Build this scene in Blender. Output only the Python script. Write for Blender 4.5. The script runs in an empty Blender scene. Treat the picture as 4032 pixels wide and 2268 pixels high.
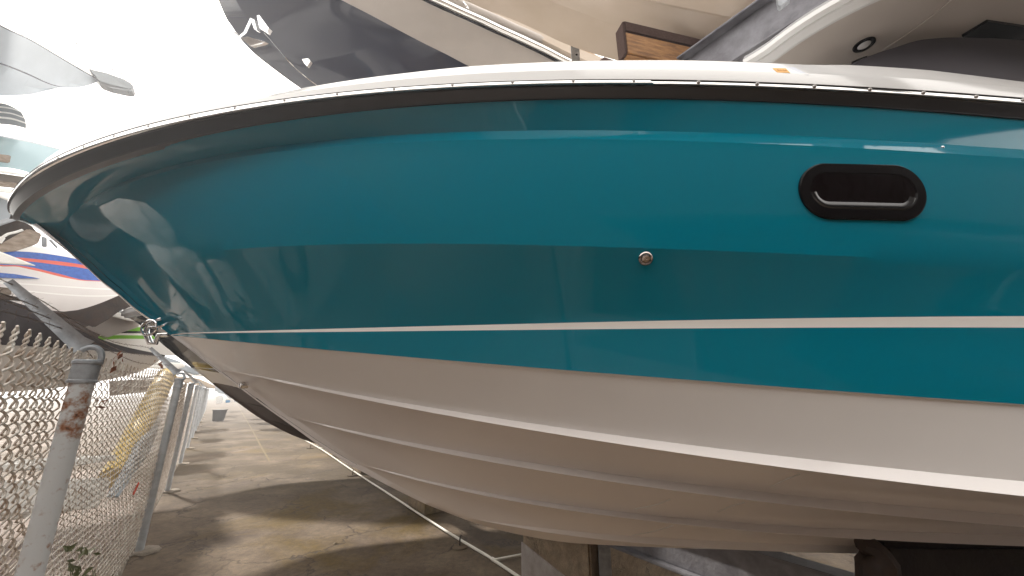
import bpy, bmesh, math, random
import numpy as np
from mathutils import Vector, Matrix
random.seed(7); rng = np.random.default_rng(7)
R = math.radians
scene = bpy.context.scene
# ------------------------------------------------------------------ camera
PITCH = R(15.6); CAMZ = 1.7; FPX = 1456.0
cam_d = bpy.data.cameras.new('camera'); cam = bpy.data.objects.new('camera', cam_d)
scene.collection.objects.link(cam); scene.camera = cam
cam_d.sensor_width = 36; cam_d.lens = 13.0; cam_d.clip_start = 0.02; cam_d.clip_end = 2000
cam.location = (0, 0, CAMZ); cam.rotation_euler = (R(90) + PITCH, 0, 0)
# ------------------------------------------------------------------ sky and sun
SUN_AZ = math.atan2(-0.84, 0.54)      # direction towards the sun, x over y
SUN_EL = R(38)
world = bpy.data.worlds.new('World'); scene.world = world; world.use_nodes = True
nt = world.node_tree; nt.nodes.clear()
wo = nt.nodes.new('ShaderNodeOutputWorld'); bg = nt.nodes.new('ShaderNodeBackground')
sky = nt.nodes.new('ShaderNodeTexSky'); sky.sky_type = 'NISHITA'; sky.sun_disc = False
sky.sun_elevation = SUN_EL; sky.sun_rotation = SUN_AZ; sky.air_density = 1.2; sky.dust_density = 3.0
tc = nt.nodes.new('ShaderNodeTexCoord'); ns = nt.nodes.new('ShaderNodeTexNoise')
ns.inputs['Scale'].default_value = 2.2; ns.inputs['Detail'].default_value = 5
cr = nt.nodes.new('ShaderNodeMapRange'); cr.inputs[1].default_value = .3; cr.inputs[2].default_value = .7
cr.inputs[3].default_value = .80; cr.inputs[4].default_value = .96
mx = nt.nodes.new('ShaderNodeMix'); mx.data_type = 'RGBA'
mx.inputs[7].default_value = (12.0, 11.4, 10.6, 1)
nt.links.new(tc.outputs['Generated'], ns.inputs['Vector']); nt.links.new(ns.outputs['Fac'], cr.inputs[0])
nt.links.new(cr.outputs[0], mx.inputs[0]); nt.links.new(sky.outputs[0], mx.inputs[6])
nt.links.new(mx.outputs[2], bg.inputs['Color']); bg.inputs['Strength'].default_value = 0.1
nt.links.new(bg.outputs[0], wo.inputs[0])
sd = bpy.data.lights.new('sun', 'SUN'); sun = bpy.data.objects.new('sun', sd); scene.collection.objects.link(sun)
sd.energy = 3.0; sd.angle = R(3); sd.color = (1, .94, .85)
sv = Vector((math.sin(SUN_AZ) * math.cos(SUN_EL), math.cos(SUN_AZ) * math.cos(SUN_EL), math.sin(SUN_EL)))
sun.rotation_euler = sv.to_track_quat('Z', 'Y').to_euler()
scene.view_settings.view_transform = 'Standard'; scene.view_settings.look = 'None'
scene.view_settings.gamma = 1; scene.view_settings.use_curve_mapping = False
scene.view_settings.exposure = 1.36
scene.cycles.max_bounces = 8
GLARE_VEIL = .0045  # density of the air volume that imitates lens glare
# ------------------------------------------------------------------ helpers
SP, CP = math.sin(PITCH), math.cos(PITCH)
def ray(px, py):
    u = (px - 2016) / FPX; v = (1134 - py) / FPX
    return Vector((u, CP - v * SP, SP + v * CP))
def P(px, py, y=None, z=None, x=None, d=None):
    """a point of the place seen at a pixel of the photograph, at the given depth y, height z or distance d"""
    r = ray(px, py)
    if y is not None: t = y / r.y
    elif z is not None: t = (z - CAMZ) / r.z
    elif x is not None: t = x / r.x
    else: t = d / math.hypot(r.x, r.y)
    return Vector((0, 0, CAMZ)) + r * t
def lerp(a, b, t): return a + (b - a) * t
def pchip(xs, ys, q):
    xs = np.array(xs, float); ys = np.array(ys, float); q = np.atleast_1d(np.array(q, float))
    h = np.diff(xs); dl = np.diff(ys) / h; m = np.zeros(len(xs))
    m[0], m[-1] = dl[0], dl[-1]
    for i in range(1, len(xs) - 1):
        if dl[i-1] * dl[i] > 0:
            w1 = 2*h[i] + h[i-1]; w2 = h[i] + 2*h[i-1]
            m[i] = (w1 + w2) / (w1/dl[i-1] + w2/dl[i])
    k = np.clip(np.searchsorted(xs, q) - 1, 0, len(h) - 1)
    t = (np.clip(q, xs[0], xs[-1]) - xs[k]) / h[k]
    return ((2*t**3-3*t**2+1)*ys[k] + (t**3-2*t**2+t)*h[k]*m[k] + (-2*t**3+3*t**2)*ys[k+1] + (t**3-t**2)*h[k]*m[k+1])
def resample(pts, n):
    pts = [Vector(p) for p in pts]
    s = [0]
    for a, b in zip(pts, pts[1:]): s.append(s[-1] + (b - a).length)
    q = np.linspace(0, s[-1], n)
    arr = np.array([list(p) for p in pts])
    if len(pts) < 3: return [Vector([np.interp(t, s, arr[:, k]) for k in range(3)]) for t in q]
    cols = [pchip(s, arr[:, k], q) for k in range(3)]
    return [Vector((cols[0][i], cols[1][i], cols[2][i])) for i in range(n)]

def mat(name, col, rough=.5, metal=0, spec=.5, coat=0, var=0, vscale=3, bump=0, bscale=40, col2=None, stretch=(1,1,1), detail=6):
    m = bpy.data.materials.new(name); m.use_nodes = True; t = m.node_tree
    b = t.nodes['Principled BSDF']
    b.inputs['Base Color'].default_value = (*col, 1); b.inputs['Roughness'].default_value = rough
    b.inputs['Metallic'].default_value = metal; b.inputs['Specular IOR Level'].default_value = spec
    b.inputs['Coat Weight'].default_value = coat; b.inputs['Coat Roughness'].default_value = .03
    tcn = t.nodes.new('ShaderNodeTexCoord'); mp = t.nodes.new('ShaderNodeMapping')
    mp.inputs['Scale'].default_value = stretch; t.links.new(tcn.outputs['Object'], mp.inputs[0])
    if var or col2:
        n = t.nodes.new('ShaderNodeTexNoise'); n.inputs['Scale'].default_value = vscale; n.inputs['Detail'].default_value = detail
        n.inputs['Roughness'].default_value = .62
        t.links.new(mp.outputs[0], n.inputs['Vector'])
        r = t.nodes.new('ShaderNodeValToRGB'); r.color_ramp.elements[0].position = .35; r.color_ramp.elements[1].position = .68
        c2 = col2 or tuple(c * (1 - var) for c in col)
        r.color_ramp.elements[0].color = (*c2, 1); r.color_ramp.elements[1].color = (*col, 1)
        t.links.new(n.outputs['Fac'], r.inputs[0]); t.links.new(r.outputs[0], b.inputs['Base Color'])
    if bump:
        n2 = t.nodes.new('ShaderNodeTexNoise'); n2.inputs['Scale'].default_value = bscale; n2.inputs['Detail'].default_value = 5
        t.links.new(mp.outputs[0], n2.inputs['Vector'])
        bp = t.nodes.new('ShaderNodeBump'); bp.inputs['Strength'].default_value = bump; bp.inputs['Distance'].default_value = .01
        t.links.new(n2.outputs['Fac'], bp.inputs['Height']); t.links.new(bp.outputs[0], b.inputs['Normal'])
    return m
M = {}
M['teal'] = mat('teal_gelcoat', (.0, .180, .265), .04, spec=.28, bump=.004, bscale=9)
M['side'] = mat('side_gelcoat', (.80, .775, .765), .14, spec=.5, var=.04, vscale=2, bump=.006, bscale=12)
M['bottomdark'] = mat('dark_bottom_paint', (.05, .032, .027), .4)
M['white'] = mat('white_gelcoat', (.78, .735, .715), .16, spec=.5, var=.05, vscale=2, bump=.006, bscale=12)
M['stripe'] = mat('stripe_white', (.92, .90, .87), .12)
M['cap'] = mat('cap_gelcoat', (.66, .655, .65), .13, var=.03, vscale=4)
M['rubber'] = mat('black_rubber', (.022, .020, .021), .32, var=.3, vscale=8, stretch=(.3, 1, 1))
M['steel'] = mat('polished_steel', (.78, .77, .75), .12, metal=1)
M['chrome'] = mat('chrome', (.85, .85, .86), .05, metal=1)
M['black'] = mat('black_plastic', (.003, .002, .0025), .2, spec=.12)
M['darkglass'] = mat('dark_glass', (.003, .0007, .001), .05, spec=.08)
M['galv'] = mat('galvanised_steel', (.42, .44, .47), .5, metal=.45, var=.35, vscale=16, bump=.15, bscale=60)
M['beamgalv'] = mat('beam_galvanised', (.22, .22, .24), .55, metal=.35, col2=(.12, .115, .13), vscale=7, bump=.25, bscale=50)
M['wood'] = mat('bunk_timber', (.40, .20, .07), .7, col2=(.17, .075, .025), vscale=6, bump=.4, bscale=30, stretch=(.35, 4, 6))
M['palewood'] = mat('pale_timber', (.50, .33, .20), .75, col2=(.36, .22, .12), vscale=7, bump=.3, bscale=30, stretch=(.5, 4, 6))
M['greywood'] = mat('weathered_timber', (.36, .30, .25), .8, col2=(.22, .17, .13), vscale=5, bump=.4, bscale=30, stretch=(.4, 3, 5))
M['carpet'] = mat('bunk_carpet', (.10, .065, .055), .95, spec=.1, col2=(.06, .035, .03), vscale=90, bump=1, bscale=220)
M['navy'] = mat('navy_gelcoat', (.010, .010, .026), .06, spec=.16, coat=.3, bump=.02, bscale=3)
M['blackhull'] = mat('black_gelcoat', (.010, .008, .008), .10)
M['cream'] = mat('cream_gelcoat', (.55, .455, .37), .3, col2=(.47, .38, .29), vscale=1.4, stretch=(.5, 2, 1))
M['beige'] = mat('beige_liner', (.47, .42, .38), .42, var=.06, vscale=3)
M['paleblue'] = mat('pale_blue_gelcoat', (.33, .47, .52), .25)
M['greyhull'] = mat('grey_gelcoat', (.33, .37, .41), .3, var=.08)
M['raceblue'] = mat('race_blue', (.01, .07, .36), .2, col2=(.02, .12, .50), vscale=30)
M['racered'] = mat('race_red', (.70, .11, .07), .25)
M['green'] = mat('lime_vinyl', (.18, .50, .02), .3)
M['tarp'] = mat('dark_boat_cover', (.034, .024, .026), .8, col2=(.020, .013, .015), vscale=3, bump=.5, bscale=7)
M['wire'] = mat('fence_wire', (.80, .76, .70), .45, metal=.1, col2=(.36, .27, .20), vscale=14, bump=.2, bscale=120)
M['barb'] = mat('barbed_wire', (.17, .12, .09), .6, metal=.4, col2=(.10, .06, .04), vscale=30)
M['yellow'] = mat('yellow_paint', (.80, .55, .12), .45, var=.15, vscale=6)
M['pvc'] = mat('white_pvc', (.70, .66, .58), .35, var=.15, vscale=9)
M['bin'] = mat('dark_plastic_bin', (.03, .026, .022), .5)
M['canvas'] = mat('white_canvas', (.85, .84, .82), .85, col2=(.62, .60, .58), vscale=4, bump=.8, bscale=9, stretch=(3, 3, .6))
M['hose'] = mat('black_hose', (.02, .02, .02), .4)
M['leafbrown'] = mat('dry_leaf', (.26, .09, .04), .8, var=.4, vscale=30)
M['leafgreen'] = mat('weed_leaf', (.09, .095, .03), .6, var=.4, vscale=30)
M['orange'] = mat('orange_sticker', (.80, .42, .08), .5)
M['orangetext'] = mat('sticker_text', (.55, .22, .03), .5)
M['stickerblue'] = mat('sticker_backing', (.50, .53, .62), .2)
M['bluebox'] = mat('blue_plastic', (.10, .30, .55), .4)
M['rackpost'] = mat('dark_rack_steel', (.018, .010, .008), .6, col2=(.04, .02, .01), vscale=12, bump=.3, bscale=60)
M['bunkdark'] = mat('dark_timber', (.026, .018, .012), .85, col2=(.014, .008, .007), vscale=9, bump=.5, bscale=60)  # near-black timber with random darker mottling

def concrete_mat(name, base, dark, stain, ground=False):
    m = bpy.data.materials.new(name); m.use_nodes = True; t = m.node_tree; L = t.links
    b = t.nodes['Principled BSDF']; b.inputs['Roughness'].default_value = .88; b.inputs['Specular IOR Level'].default_value = .3
    c = t.nodes.new('ShaderNodeTexCoord')
    def noise(s, d=6, r=.6, vec=None, dist=0):
        n = t.nodes.new('ShaderNodeTexNoise'); n.inputs['Scale'].default_value = s; n.inputs['Detail'].default_value = d
        n.inputs['Roughness'].default_value = r; n.inputs['Distortion'].default_value = dist
        L.new(vec or c.outputs['Object'], n.inputs['Vector']); return n
    def ramp(src, a, b_, ca=(0,0,0), cb=(1,1,1)):
        r = t.nodes.new('ShaderNodeValToRGB'); r.color_ramp.elements[0].position = a; r.color_ramp.elements[1].position = b_
        r.color_ramp.elements[0].color = (*ca, 1); r.color_ramp.elements[1].color = (*cb, 1); L.new(src, r.inputs[0]); return r
    def mix(fac, a, b_, mode='MIX'):
        x = t.nodes.new('ShaderNodeMix'); x.data_type = 'RGBA'; x.blend_type = mode
        if isinstance(fac, float): x.inputs[0].default_value = fac
        else: L.new(fac, x.inputs[0])
        for s, k in ((a, 6), (b_, 7)):
            if isinstance(s, tuple): x.inputs[k].default_value = (*s, 1)
            else: L.new(s, x.inputs[k])
        return x.outputs[2]
    n1 = noise(1.1, 8, .65); n2 = noise(14, 8, .7); n3 = noise(.55, 5, .6, dist=.6); n4 = noise(90, 3, .6)
    col = mix(ramp(n1.outputs[0], .35, .66).outputs[0], dark, base)
    col = mix(ramp(n3.outputs[0], .50, .62).outputs[0], col, stain)
    if ground:   # golden-brown stains farther down the aisle, missing shade painted into their colour
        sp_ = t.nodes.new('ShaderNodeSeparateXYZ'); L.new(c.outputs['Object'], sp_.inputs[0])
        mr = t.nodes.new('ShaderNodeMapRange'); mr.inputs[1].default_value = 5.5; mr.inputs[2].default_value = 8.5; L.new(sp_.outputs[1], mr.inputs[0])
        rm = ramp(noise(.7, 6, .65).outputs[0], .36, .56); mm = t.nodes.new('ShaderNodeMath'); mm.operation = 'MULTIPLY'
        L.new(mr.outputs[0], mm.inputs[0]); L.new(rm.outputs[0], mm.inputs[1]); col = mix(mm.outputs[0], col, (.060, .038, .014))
    fine = ramp(n2.outputs[0], .3, .72, (.62, .62, .62), (1.12, 1.1, 1.08)); col = mix(1.0, col, fine.outputs[0], 'MULTIPLY')
    grit = ramp(n4.outputs[0], .3, .6, (.8, .8, .8), (1.05, 1.05, 1.05)); col = mix(1.0, col, grit.outputs[0], 'MULTIPLY')
    # cracks: edges of warped cells
    wv = t.nodes.new('ShaderNodeVectorMath'); wv.operation = 'MULTIPLY_ADD'
    nz = noise(2.2, 6, .65); L.new(nz.outputs['Color'], wv.inputs[0]); wv.inputs[1].default_value = (.8, .8, .8); L.new(c.outputs['Object'], wv.inputs[2])
    hgt = None
    for s, w, amt in ((.8, .016, .95), (2.1, .018, .55)) if ground else ((1.3, .012, .7),):
        vo = t.nodes.new('ShaderNodeTexVoronoi'); vo.feature = 'DISTANCE_TO_EDGE'; vo.inputs['Scale'].default_value = s
        L.new(wv.outputs[0], vo.inputs['Vector'])
        cr_ = ramp(vo.outputs['Distance'], 0, w, (1, 1, 1), (0, 0, 0))
        gate = ramp(noise(.8, 3).outputs[0], .40, .50)
        ml = t.nodes.new('ShaderNodeMath'); ml.operation = 'MULTIPLY'; L.new(cr_.outputs[0], ml.inputs[0]); L.new(gate.outputs[0], ml.inputs[1])
        ml2 = t.nodes.new('ShaderNodeMath'); ml2.operation = 'MULTIPLY'; L.new(ml.outputs[0], ml2.inputs[0]); ml2.inputs[1].default_value = amt
        col = mix(ml2.outputs[0], col, (.045, .032, .025)); hgt = ml2 if hgt is None else hgt
    L.new(col, b.inputs['Base Color'])
    bp = t.nodes.new('ShaderNodeBump'); bp.inputs['Strength'].default_value = .5; bp.inputs['Distance'].default_value = .012
    L.new(n2.outputs[0], bp.inputs['Height']); L.new(bp.outputs[0], b.inputs['Normal'])
    bp2 = t.nodes.new('ShaderNodeBump'); bp2.invert = True; bp2.inputs['Strength'].default_value = .8; bp2.inputs['Distance'].default_value = .01
    L.new(hgt.outputs[0], bp2.inputs['Height']); L.new(bp.outputs[0], bp2.inputs['Normal']); L.new(bp2.outputs[0], b.inputs['Normal'])
    return m
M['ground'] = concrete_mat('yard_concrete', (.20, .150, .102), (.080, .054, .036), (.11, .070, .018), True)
M['block'] = concrete_mat('block_concrete', (.42, .34, .25), (.20, .14, .09), (.26, .19, .10))
M['yardfar'] = concrete_mat('far_yard_concrete', (.30, .24, .21), (.20, .16, .14), (.17, .14, .11), True)

def me_obj(name, verts, faces, mats, parent=None, fm=None, smooth=False, sharp=None):
    me = bpy.data.meshes.new(name); me.from_pydata([tuple(v) for v in verts], [], faces)
    for m in (mats if isinstance(mats, (list, tuple)) else [mats]): me.materials.append(M[m] if isinstance(m, str) else m)
    if fm is not None: me.polygons.foreach_set('material_index', fm)
    me.update()
    if smooth:
        me.polygons.foreach_set('use_smooth', [True] * len(me.polygons))
        if sharp: me.set_sharp_from_angle(angle=R(sharp))
    o = bpy.data.objects.new(name, me); scene.collection.objects.link(o)
    if parent is not None:
        o.parent = parent
        o.matrix_parent_inverse = parent.matrix_basis.inverted() if parent.parent is None else (parent.parent.matrix_basis @ parent.matrix_basis).inverted()
    return o
def tag(o, label=None, cat=None, group=None, kind=None):
    for k, v in (('label', label), ('category', cat), ('group', group), ('kind', kind)):
        if v: o[k] = v
    return o
def empty(name, loc, label, cat, group=None):
    o = bpy.data.objects.new(name, None); o.location = loc; o.empty_display_size = .2
    scene.collection.objects.link(o); return tag(o, label, cat, group)
class MB:
    def __init__(s): s.v = []; s.f = []; s.m = []
    def add(s, v, f, m=0):
        n = len(s.v); s.v += [Vector(a) for a in v]; s.f += [tuple(i + n for i in q) for q in f]; s.m += [m] * len(f)
    def box(s, lo, hi, m=0, mtx=None):
        v = [Vector((x, y, z)) for x in (lo[0], hi[0]) for y in (lo[1], hi[1]) for z in (lo[2], hi[2])]
        if mtx is not None: v = [mtx @ a for a in v]
        s.add(v, [(0,1,3,2),(4,6,7,5),(0,4,5,1),(2,3,7,6),(0,2,6,4),(1,5,7,3)], m)
    def tube(s, pts, r, n=8, m=0, cap=True, up=Vector((0,0,1))):
        pts = [Vector(p) for p in pts]; rs = r if isinstance(r, (list, tuple)) else [r] * len(pts)
        v = []; prev = None
        for i, p in enumerate(pts):
            t = (pts[min(i+1, len(pts)-1)] - pts[max(i-1, 0)])
            t = t.normalized() if t.length > 1e-9 else Vector((0,0,1))
            if prev is None:
                a = t.orthogonal().normalized()
            else:
                a = prev - t * prev.dot(t); a = a.normalized() if a.length > 1e-6 else t.orthogonal().normalized()
            prev = a; b = t.cross(a)
            for k in range(n):
                an = 2 * math.pi * k / n; v.append(p + (a * math.cos(an) + b * math.sin(an)) * rs[i])
        f = [(i*n+k, i*n+(k+1)%n, (i+1)*n+(k+1)%n, (i+1)*n+k) for i in range(len(pts)-1) for k in range(n)]
        if cap: f += [tuple(range(n-1, -1, -1)), tuple((len(pts)-1)*n+k for k in range(n))]
        s.add(v, f, m)
    def prism(s, poly, off, m=0):
        n = len(poly); off = Vector(off); poly = [Vector(p) for p in poly]
        s.add(poly + [p + off for p in poly], [tuple(range(n)), tuple(range(2*n-1, n-1, -1))] + [(i, i+n, (i+1)%n+n, (i+1)%n) for i in range(n)], m)
    def lathe(s, prof, c, axis, n=24, m=0):
        axis = Vector(axis).normalized(); a = axis.orthogonal().normalized(); b = axis.cross(a); v = []
        for r, h in prof:
            for k in range(n):
                an = 2*math.pi*k/n; v.append(Vector(c) + axis*h + (a*math.cos(an) + b*math.sin(an))*r)
        f = [(i*n+k, i*n+(k+1)%n, (i+1)*n+(k+1)%n, (i+1)*n+k) for i in range(len(prof)-1) for k in range(n)]
        s.add(v, f, m)
    def build(s, name, mats, parent=None, smooth=False, sharp=40, bevel=0):
        o = me_obj(name, s.v, s.f, mats, parent, s.m, smooth, sharp)
        bm = bmesh.new(); bm.from_mesh(o.data); bmesh.ops.recalc_face_normals(bm, faces=bm.faces)
        if bevel: bmesh.ops.bevel(bm, geom=[e for e in bm.edges if e.is_manifold and e.calc_face_angle(0) > .6], offset=bevel, segments=2, affect='EDGES')
        bm.to_mesh(o.data); bm.free(); return o
def grid_obj(name, rows, mats, strips, parent=None, smooth=True, sharp=25, merge=1e-4):
    """rows: list of equal length point lists; strips: material per gap between rows"""
    n = len(rows[0]); v = [p for r in rows for p in r]; f = []; fm = []
    for i in range(len(rows)-1):
        for k in range(n-1):
            f.append((i*n+k, i*n+k+1, (i+1)*n+k+1, (i+1)*n+k)); fm.append(strips[i])
    me = bpy.data.meshes.new(name); me.from_pydata([tuple(p) for p in v], [], f)
    for m in mats: me.materials.append(M[m])
    me.polygons.foreach_set('material_index', fm)
    bm = bmesh.new(); bm.from_mesh(me); bmesh.ops.remove_doubles(bm, verts=bm.verts, dist=merge)
    bmesh.ops.dissolve_degenerate(bm, edges=bm.edges, dist=1e-5)
    bmesh.ops.recalc_face_normals(bm, faces=bm.faces); bm.to_mesh(me); bm.free()
    if smooth:
        me.polygons.foreach_set('use_smooth', [True]*len(me.polygons)); me.set_sharp_from_angle(angle=R(sharp))
    o = bpy.data.objects.new(name, me); scene.collection.objects.link(o)
    if parent is not None:
        o.parent = parent; o.matrix_parent_inverse = parent.matrix_basis.inverted()
    return o

# ------------------------------------------------------------------ ground
D = Vector((-.613, .790, 0)).normalized()       # the way the fence and the rack beams run
OUT = Vector((-D.y, D.x, 0))                     # across the fence, away from the aisle
F1 = Vector((-2.12, 1.88, 0)); F2 = Vector((-4.07, 4.66, 0))
bm = MB(); bm.add([(-140, -140, 0), (140, -140, 0), (140, 140, 0), (-140, 140, 0)], [(0, 1, 2, 3)])
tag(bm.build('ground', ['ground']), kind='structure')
# paler concrete beyond the fence
a = F1 - D * 30 + OUT * .12; b = F1 + D * 90 + OUT * .12
bm = MB(); bm.add([a + Vector((0,0,.004)), b + Vector((0,0,.004)), b + OUT * 80 + Vector((0,0,.004)), a + OUT * 80 + Vector((0,0,.004))], [(0, 1, 2, 3)])
tag(bm.build('far_yard', ['yardfar']), kind='structure')

# ------------------------------------------------------------------ the teal boat: curves of its port side
YC = 2.25
def curve_y(pts): return [P(px, py, y=y) for px, py, y in pts]
stem_px = [(148, 900), (205, 938), (259, 979), (345, 1052), (407, 1110), (473, 1162), (535, 1217), (604, 1266), (674, 1322), (738, 1368), (800, 1417),
           (870, 1472), (918, 1508), (1036, 1597), (1130, 1663), (1272, 1765), (1390, 1838), (1508, 1902), (1673, 1984), (1759, 2019),
           (1899, 2068), (2044, 2105), (2256, 2138), (2407, 2147)]
rail_px = [(51, 839), (43, 798), (50, 761), (71, 730), (102, 699), (149, 671), (230, 625), (333, 577), (452, 536), (749, 464), (1198, 382), (1545, 351), (2011, 326),
           (2534, 316), (2782, 320), (3200, 334), (3400, 352), (3801, 385), (4032, 400)]
rail = []
for px, py in rail_px:
    z = 2.85 - .06 * max(0, (px - 2600) / 1432) ** 1.2
    rail.append(P(px, py, z=z) if px != 51 else P(px, py, y=YC))
aft = 6.0
rail.append(Vector((3.6, rail[-1].y + .0, 2.73))); rail.append(Vector((aft, rail[-1].y + .03, 2.68)))
def rail_y(x):  # y of the rail at x
    return float(pchip([p.x for p in rail], [p.y for p in rail], x)[0])
H_px = [(60, 848), (68, 820), (96, 800), (124, 780), (186, 740), (270, 699), (500, 625), (725, 541), (1198, 454), (1421, 435), (1856, 407), (2290, 393), (2705, 396), (3200, 415), (3601, 437), (4032, 477)]
Hc = []
for px, py in H_px:
    if px == 60: Hc.append(P(80, 862, y=YC)); continue
    # on the surface 25 mm inboard of the rail
    y = 1.2
    for _ in range(30):
        p = P(px, py, y=y); y = rail_y(max(p.x - .02, rail[0].x)) + .028
        y = min(y, YC)
    Hc.append(P(px, py, y=y))
Hc = [Hc[0]] + [p for p in Hc[1:] if p.x > Hc[0].x + .01]
Hc.append(Vector((3.6, rail_y(3.6) + .03, 2.63))); Hc.append(Vector((aft, rail_y(aft) + .03, 2.58)))
stem = [Vector(Hc[0])] + [P(px, py, y=YC) for px, py in stem_px] + [Vector((1.2, YC, .895)), Vector((3, YC, .88)), Vector((aft, YC, .87))]
stem = [stem[0]] + [p for i, p in enumerate(stem[1:], 1) if p.x > stem[0].x + .01]
sx = [p.x for p in stem]; sz = [p.z for p in stem]
def stem_z(x): return float(pchip(sx, sz, max(x, sx[0]))[0])
C = {}
C['4b'] = [(1824, 2031, 2.225), (1992, 2066, 2.17), (2178, 2101, 2.135), (2400, 2127, 2.11), (2900, 2167, 2.09), (3383, 2178, 2.08)]
C['4t'] = [(1824, 2031, 2.225), (1992, 2060, 2.17), (2178, 2086, 2.135), (2400, 2102, 2.11), (2900, 2137, 2.09), (3383, 2148, 2.08)]
C['3b'] = [(1390, 1831, 2.25), (1555, 1869, 2.16), (1666, 1898, 2.11), (1899, 1946, 2.03), (2132, 1989, 1.97), (2400, 2031, 1.92), (2900, 2087, 1.88), (3120, 2111, 1.87), (3361, 2126, 1.86), (3691, 2137, 1.855), (4032, 2144, 1.85)]
C['3t'] = [(1390, 1831, 2.25), (1555, 1865, 2.1648), (1666, 1890, 2.118), (1899, 1931, 2.0447), (2132, 1972, 1.9914), (2400, 2008, 1.946), (2900, 2063, 1.906), (3120, 2080, 1.896), (3361, 2091, 1.886), (3691, 2096, 1.881), (4032, 2098, 1.876)]
C['2b'] = [(1093, 1639, 2.25), (1272, 1678, 2.125), (1461, 1720, 2.01), (1744, 1780, 1.88), (2016, 1833, 1.79), (2355, 1893, 1.71), (2816, 1953, 1.64), (3288, 2009, 1.60), (3760, 2054, 1.585), (4032, 2073, 1.58)]
C['2t'] = [(1093, 1639, 2.25), (1272, 1672, 2.1302), (1461, 1710, 2.0206), (1744, 1762, 1.8988), (2016, 1809, 1.816), (2355, 1863, 1.736), (2816, 1920, 1.666), (3288, 1965, 1.626), (3760, 2009, 1.611), (4032, 2028, 1.606)]
C['1b'] = [(870, 1448, 2.25), (1012, 1482, 2.08), (1178, 1522, 1.95), (1319, 1552, 1.87), (1508, 1588, 1.78), (1744, 1630, 1.69), (2016, 1680, 1.60), (2355, 1735, 1.52), (2816, 1804, 1.45), (3288, 1870, 1.405), (3666, 1914, 1.38), (4032, 1950, 1.36)]
C['1t'] = [(870, 1448, 2.25), (1012, 1476, 2.0841), (1178, 1513, 1.9589), (1319, 1540, 1.883), (1508, 1571, 1.7984), (1744, 1612, 1.7152), (2016, 1654, 1.626), (2355, 1704, 1.546), (2816, 1764, 1.476), (3288, 1820, 1.431), (3666, 1863, 1.406), (4032, 1893, 1.386)]
C['E'] = [(674, 1321, 2.25), (783, 1331, 2.08), (861, 1339, 1.99), (1016, 1353, 1.85), (1250, 1375, 1.70), (1461, 1390, 1.61), (2016, 1441, 1.475), (2816, 1506, 1.385), (3382, 1548, 1.345), (4032, 1589, 1.32)]
C['Sb'] = [(676, 1320, 2.25), (783, 1315, 2.06), (1096, 1305, 1.77), (1565, 1301, 1.55), (2348, 1302, 1.395), (3130, 1294, 1.335), (4032, 1285, 1.30)]
C['St'] = [(672, 1319, 2.25), (783, 1311, 2.06), (1096, 1297, 1.77), (1565, 1285, 1.548), (2348, 1272, 1.388), (3130, 1258, 1.326), (4032, 1240, 1.29)]
C['K'] = [(430, 1128, 2.25), (560, 1052, 1.96), (730, 999, 1.7289), (1073, 968, 1.496), (1500, 960, 1.36), (2035, 965, 1.28), (2348, 975, 1.262), (2817, 991, 1.247), (3287, 1006, 1.24), (4032, 1038, 1.24)]
C['Bb'] = [(205, 938, 2.25), (280, 850, 2.06), (380, 782, 1.88), (520, 716, 1.7), (700, 664, 1.57), (923, 625, 1.45), (1299, 582, 1.33), (1722, 551, 1.25), (2191, 545, 1.215), (2661, 551, 1.195), (3130, 565, 1.19), (3600, 599, 1.195), (4032, 629, 1.205)]
C['Bt'] = [(205, 938, 2.25), (278, 845, 2.062), (377, 774, 1.885), (518, 706, 1.706), (700, 650, 1.577), (923, 603, 1.462), (1330, 548, 1.349), (1722, 520, 1.272), (2016, 512, 1.247), (2348, 513, 1.227), (2755, 521, 1.216), (3365, 545, 1.213), (3678, 567, 1.218), (4032, 592, 1.228)]
C3 = {}
for k, pts in C.items():
    q = curve_y(pts)
    # start exactly on the stem
    x0 = q[0].x; q[0] = Vector((x0, YC, stem_z(x0)))
    e = q[-1]; 
    ey, ez = {'4b': (2.07, .935), '4t': (2.07, .96), '3b': (1.80, 1.0), '3t': (1.80, 1.04), '2b': (1.50, 1.12), '2t': (1.50, 1.16), '1b': (1.26, 1.24), '1t': (1.27, 1.30),
              'E': (1.24, 1.42), 'Sb': (1.22, 1.66), 'St': (1.215, 1.70), 'K': (1.20, 2.03), 'Bb': (1.22, 2.40), 'Bt': (1.23, 2.44)}[k]
    q += [Vector((aft, ey, ez))]
    if k == '4b' or k == '4t': q = q[:-1] + [Vector((aft, ey, ez))]
    C3[k] = q
C3['H'] = Hc; C3['R'] = rail
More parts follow.
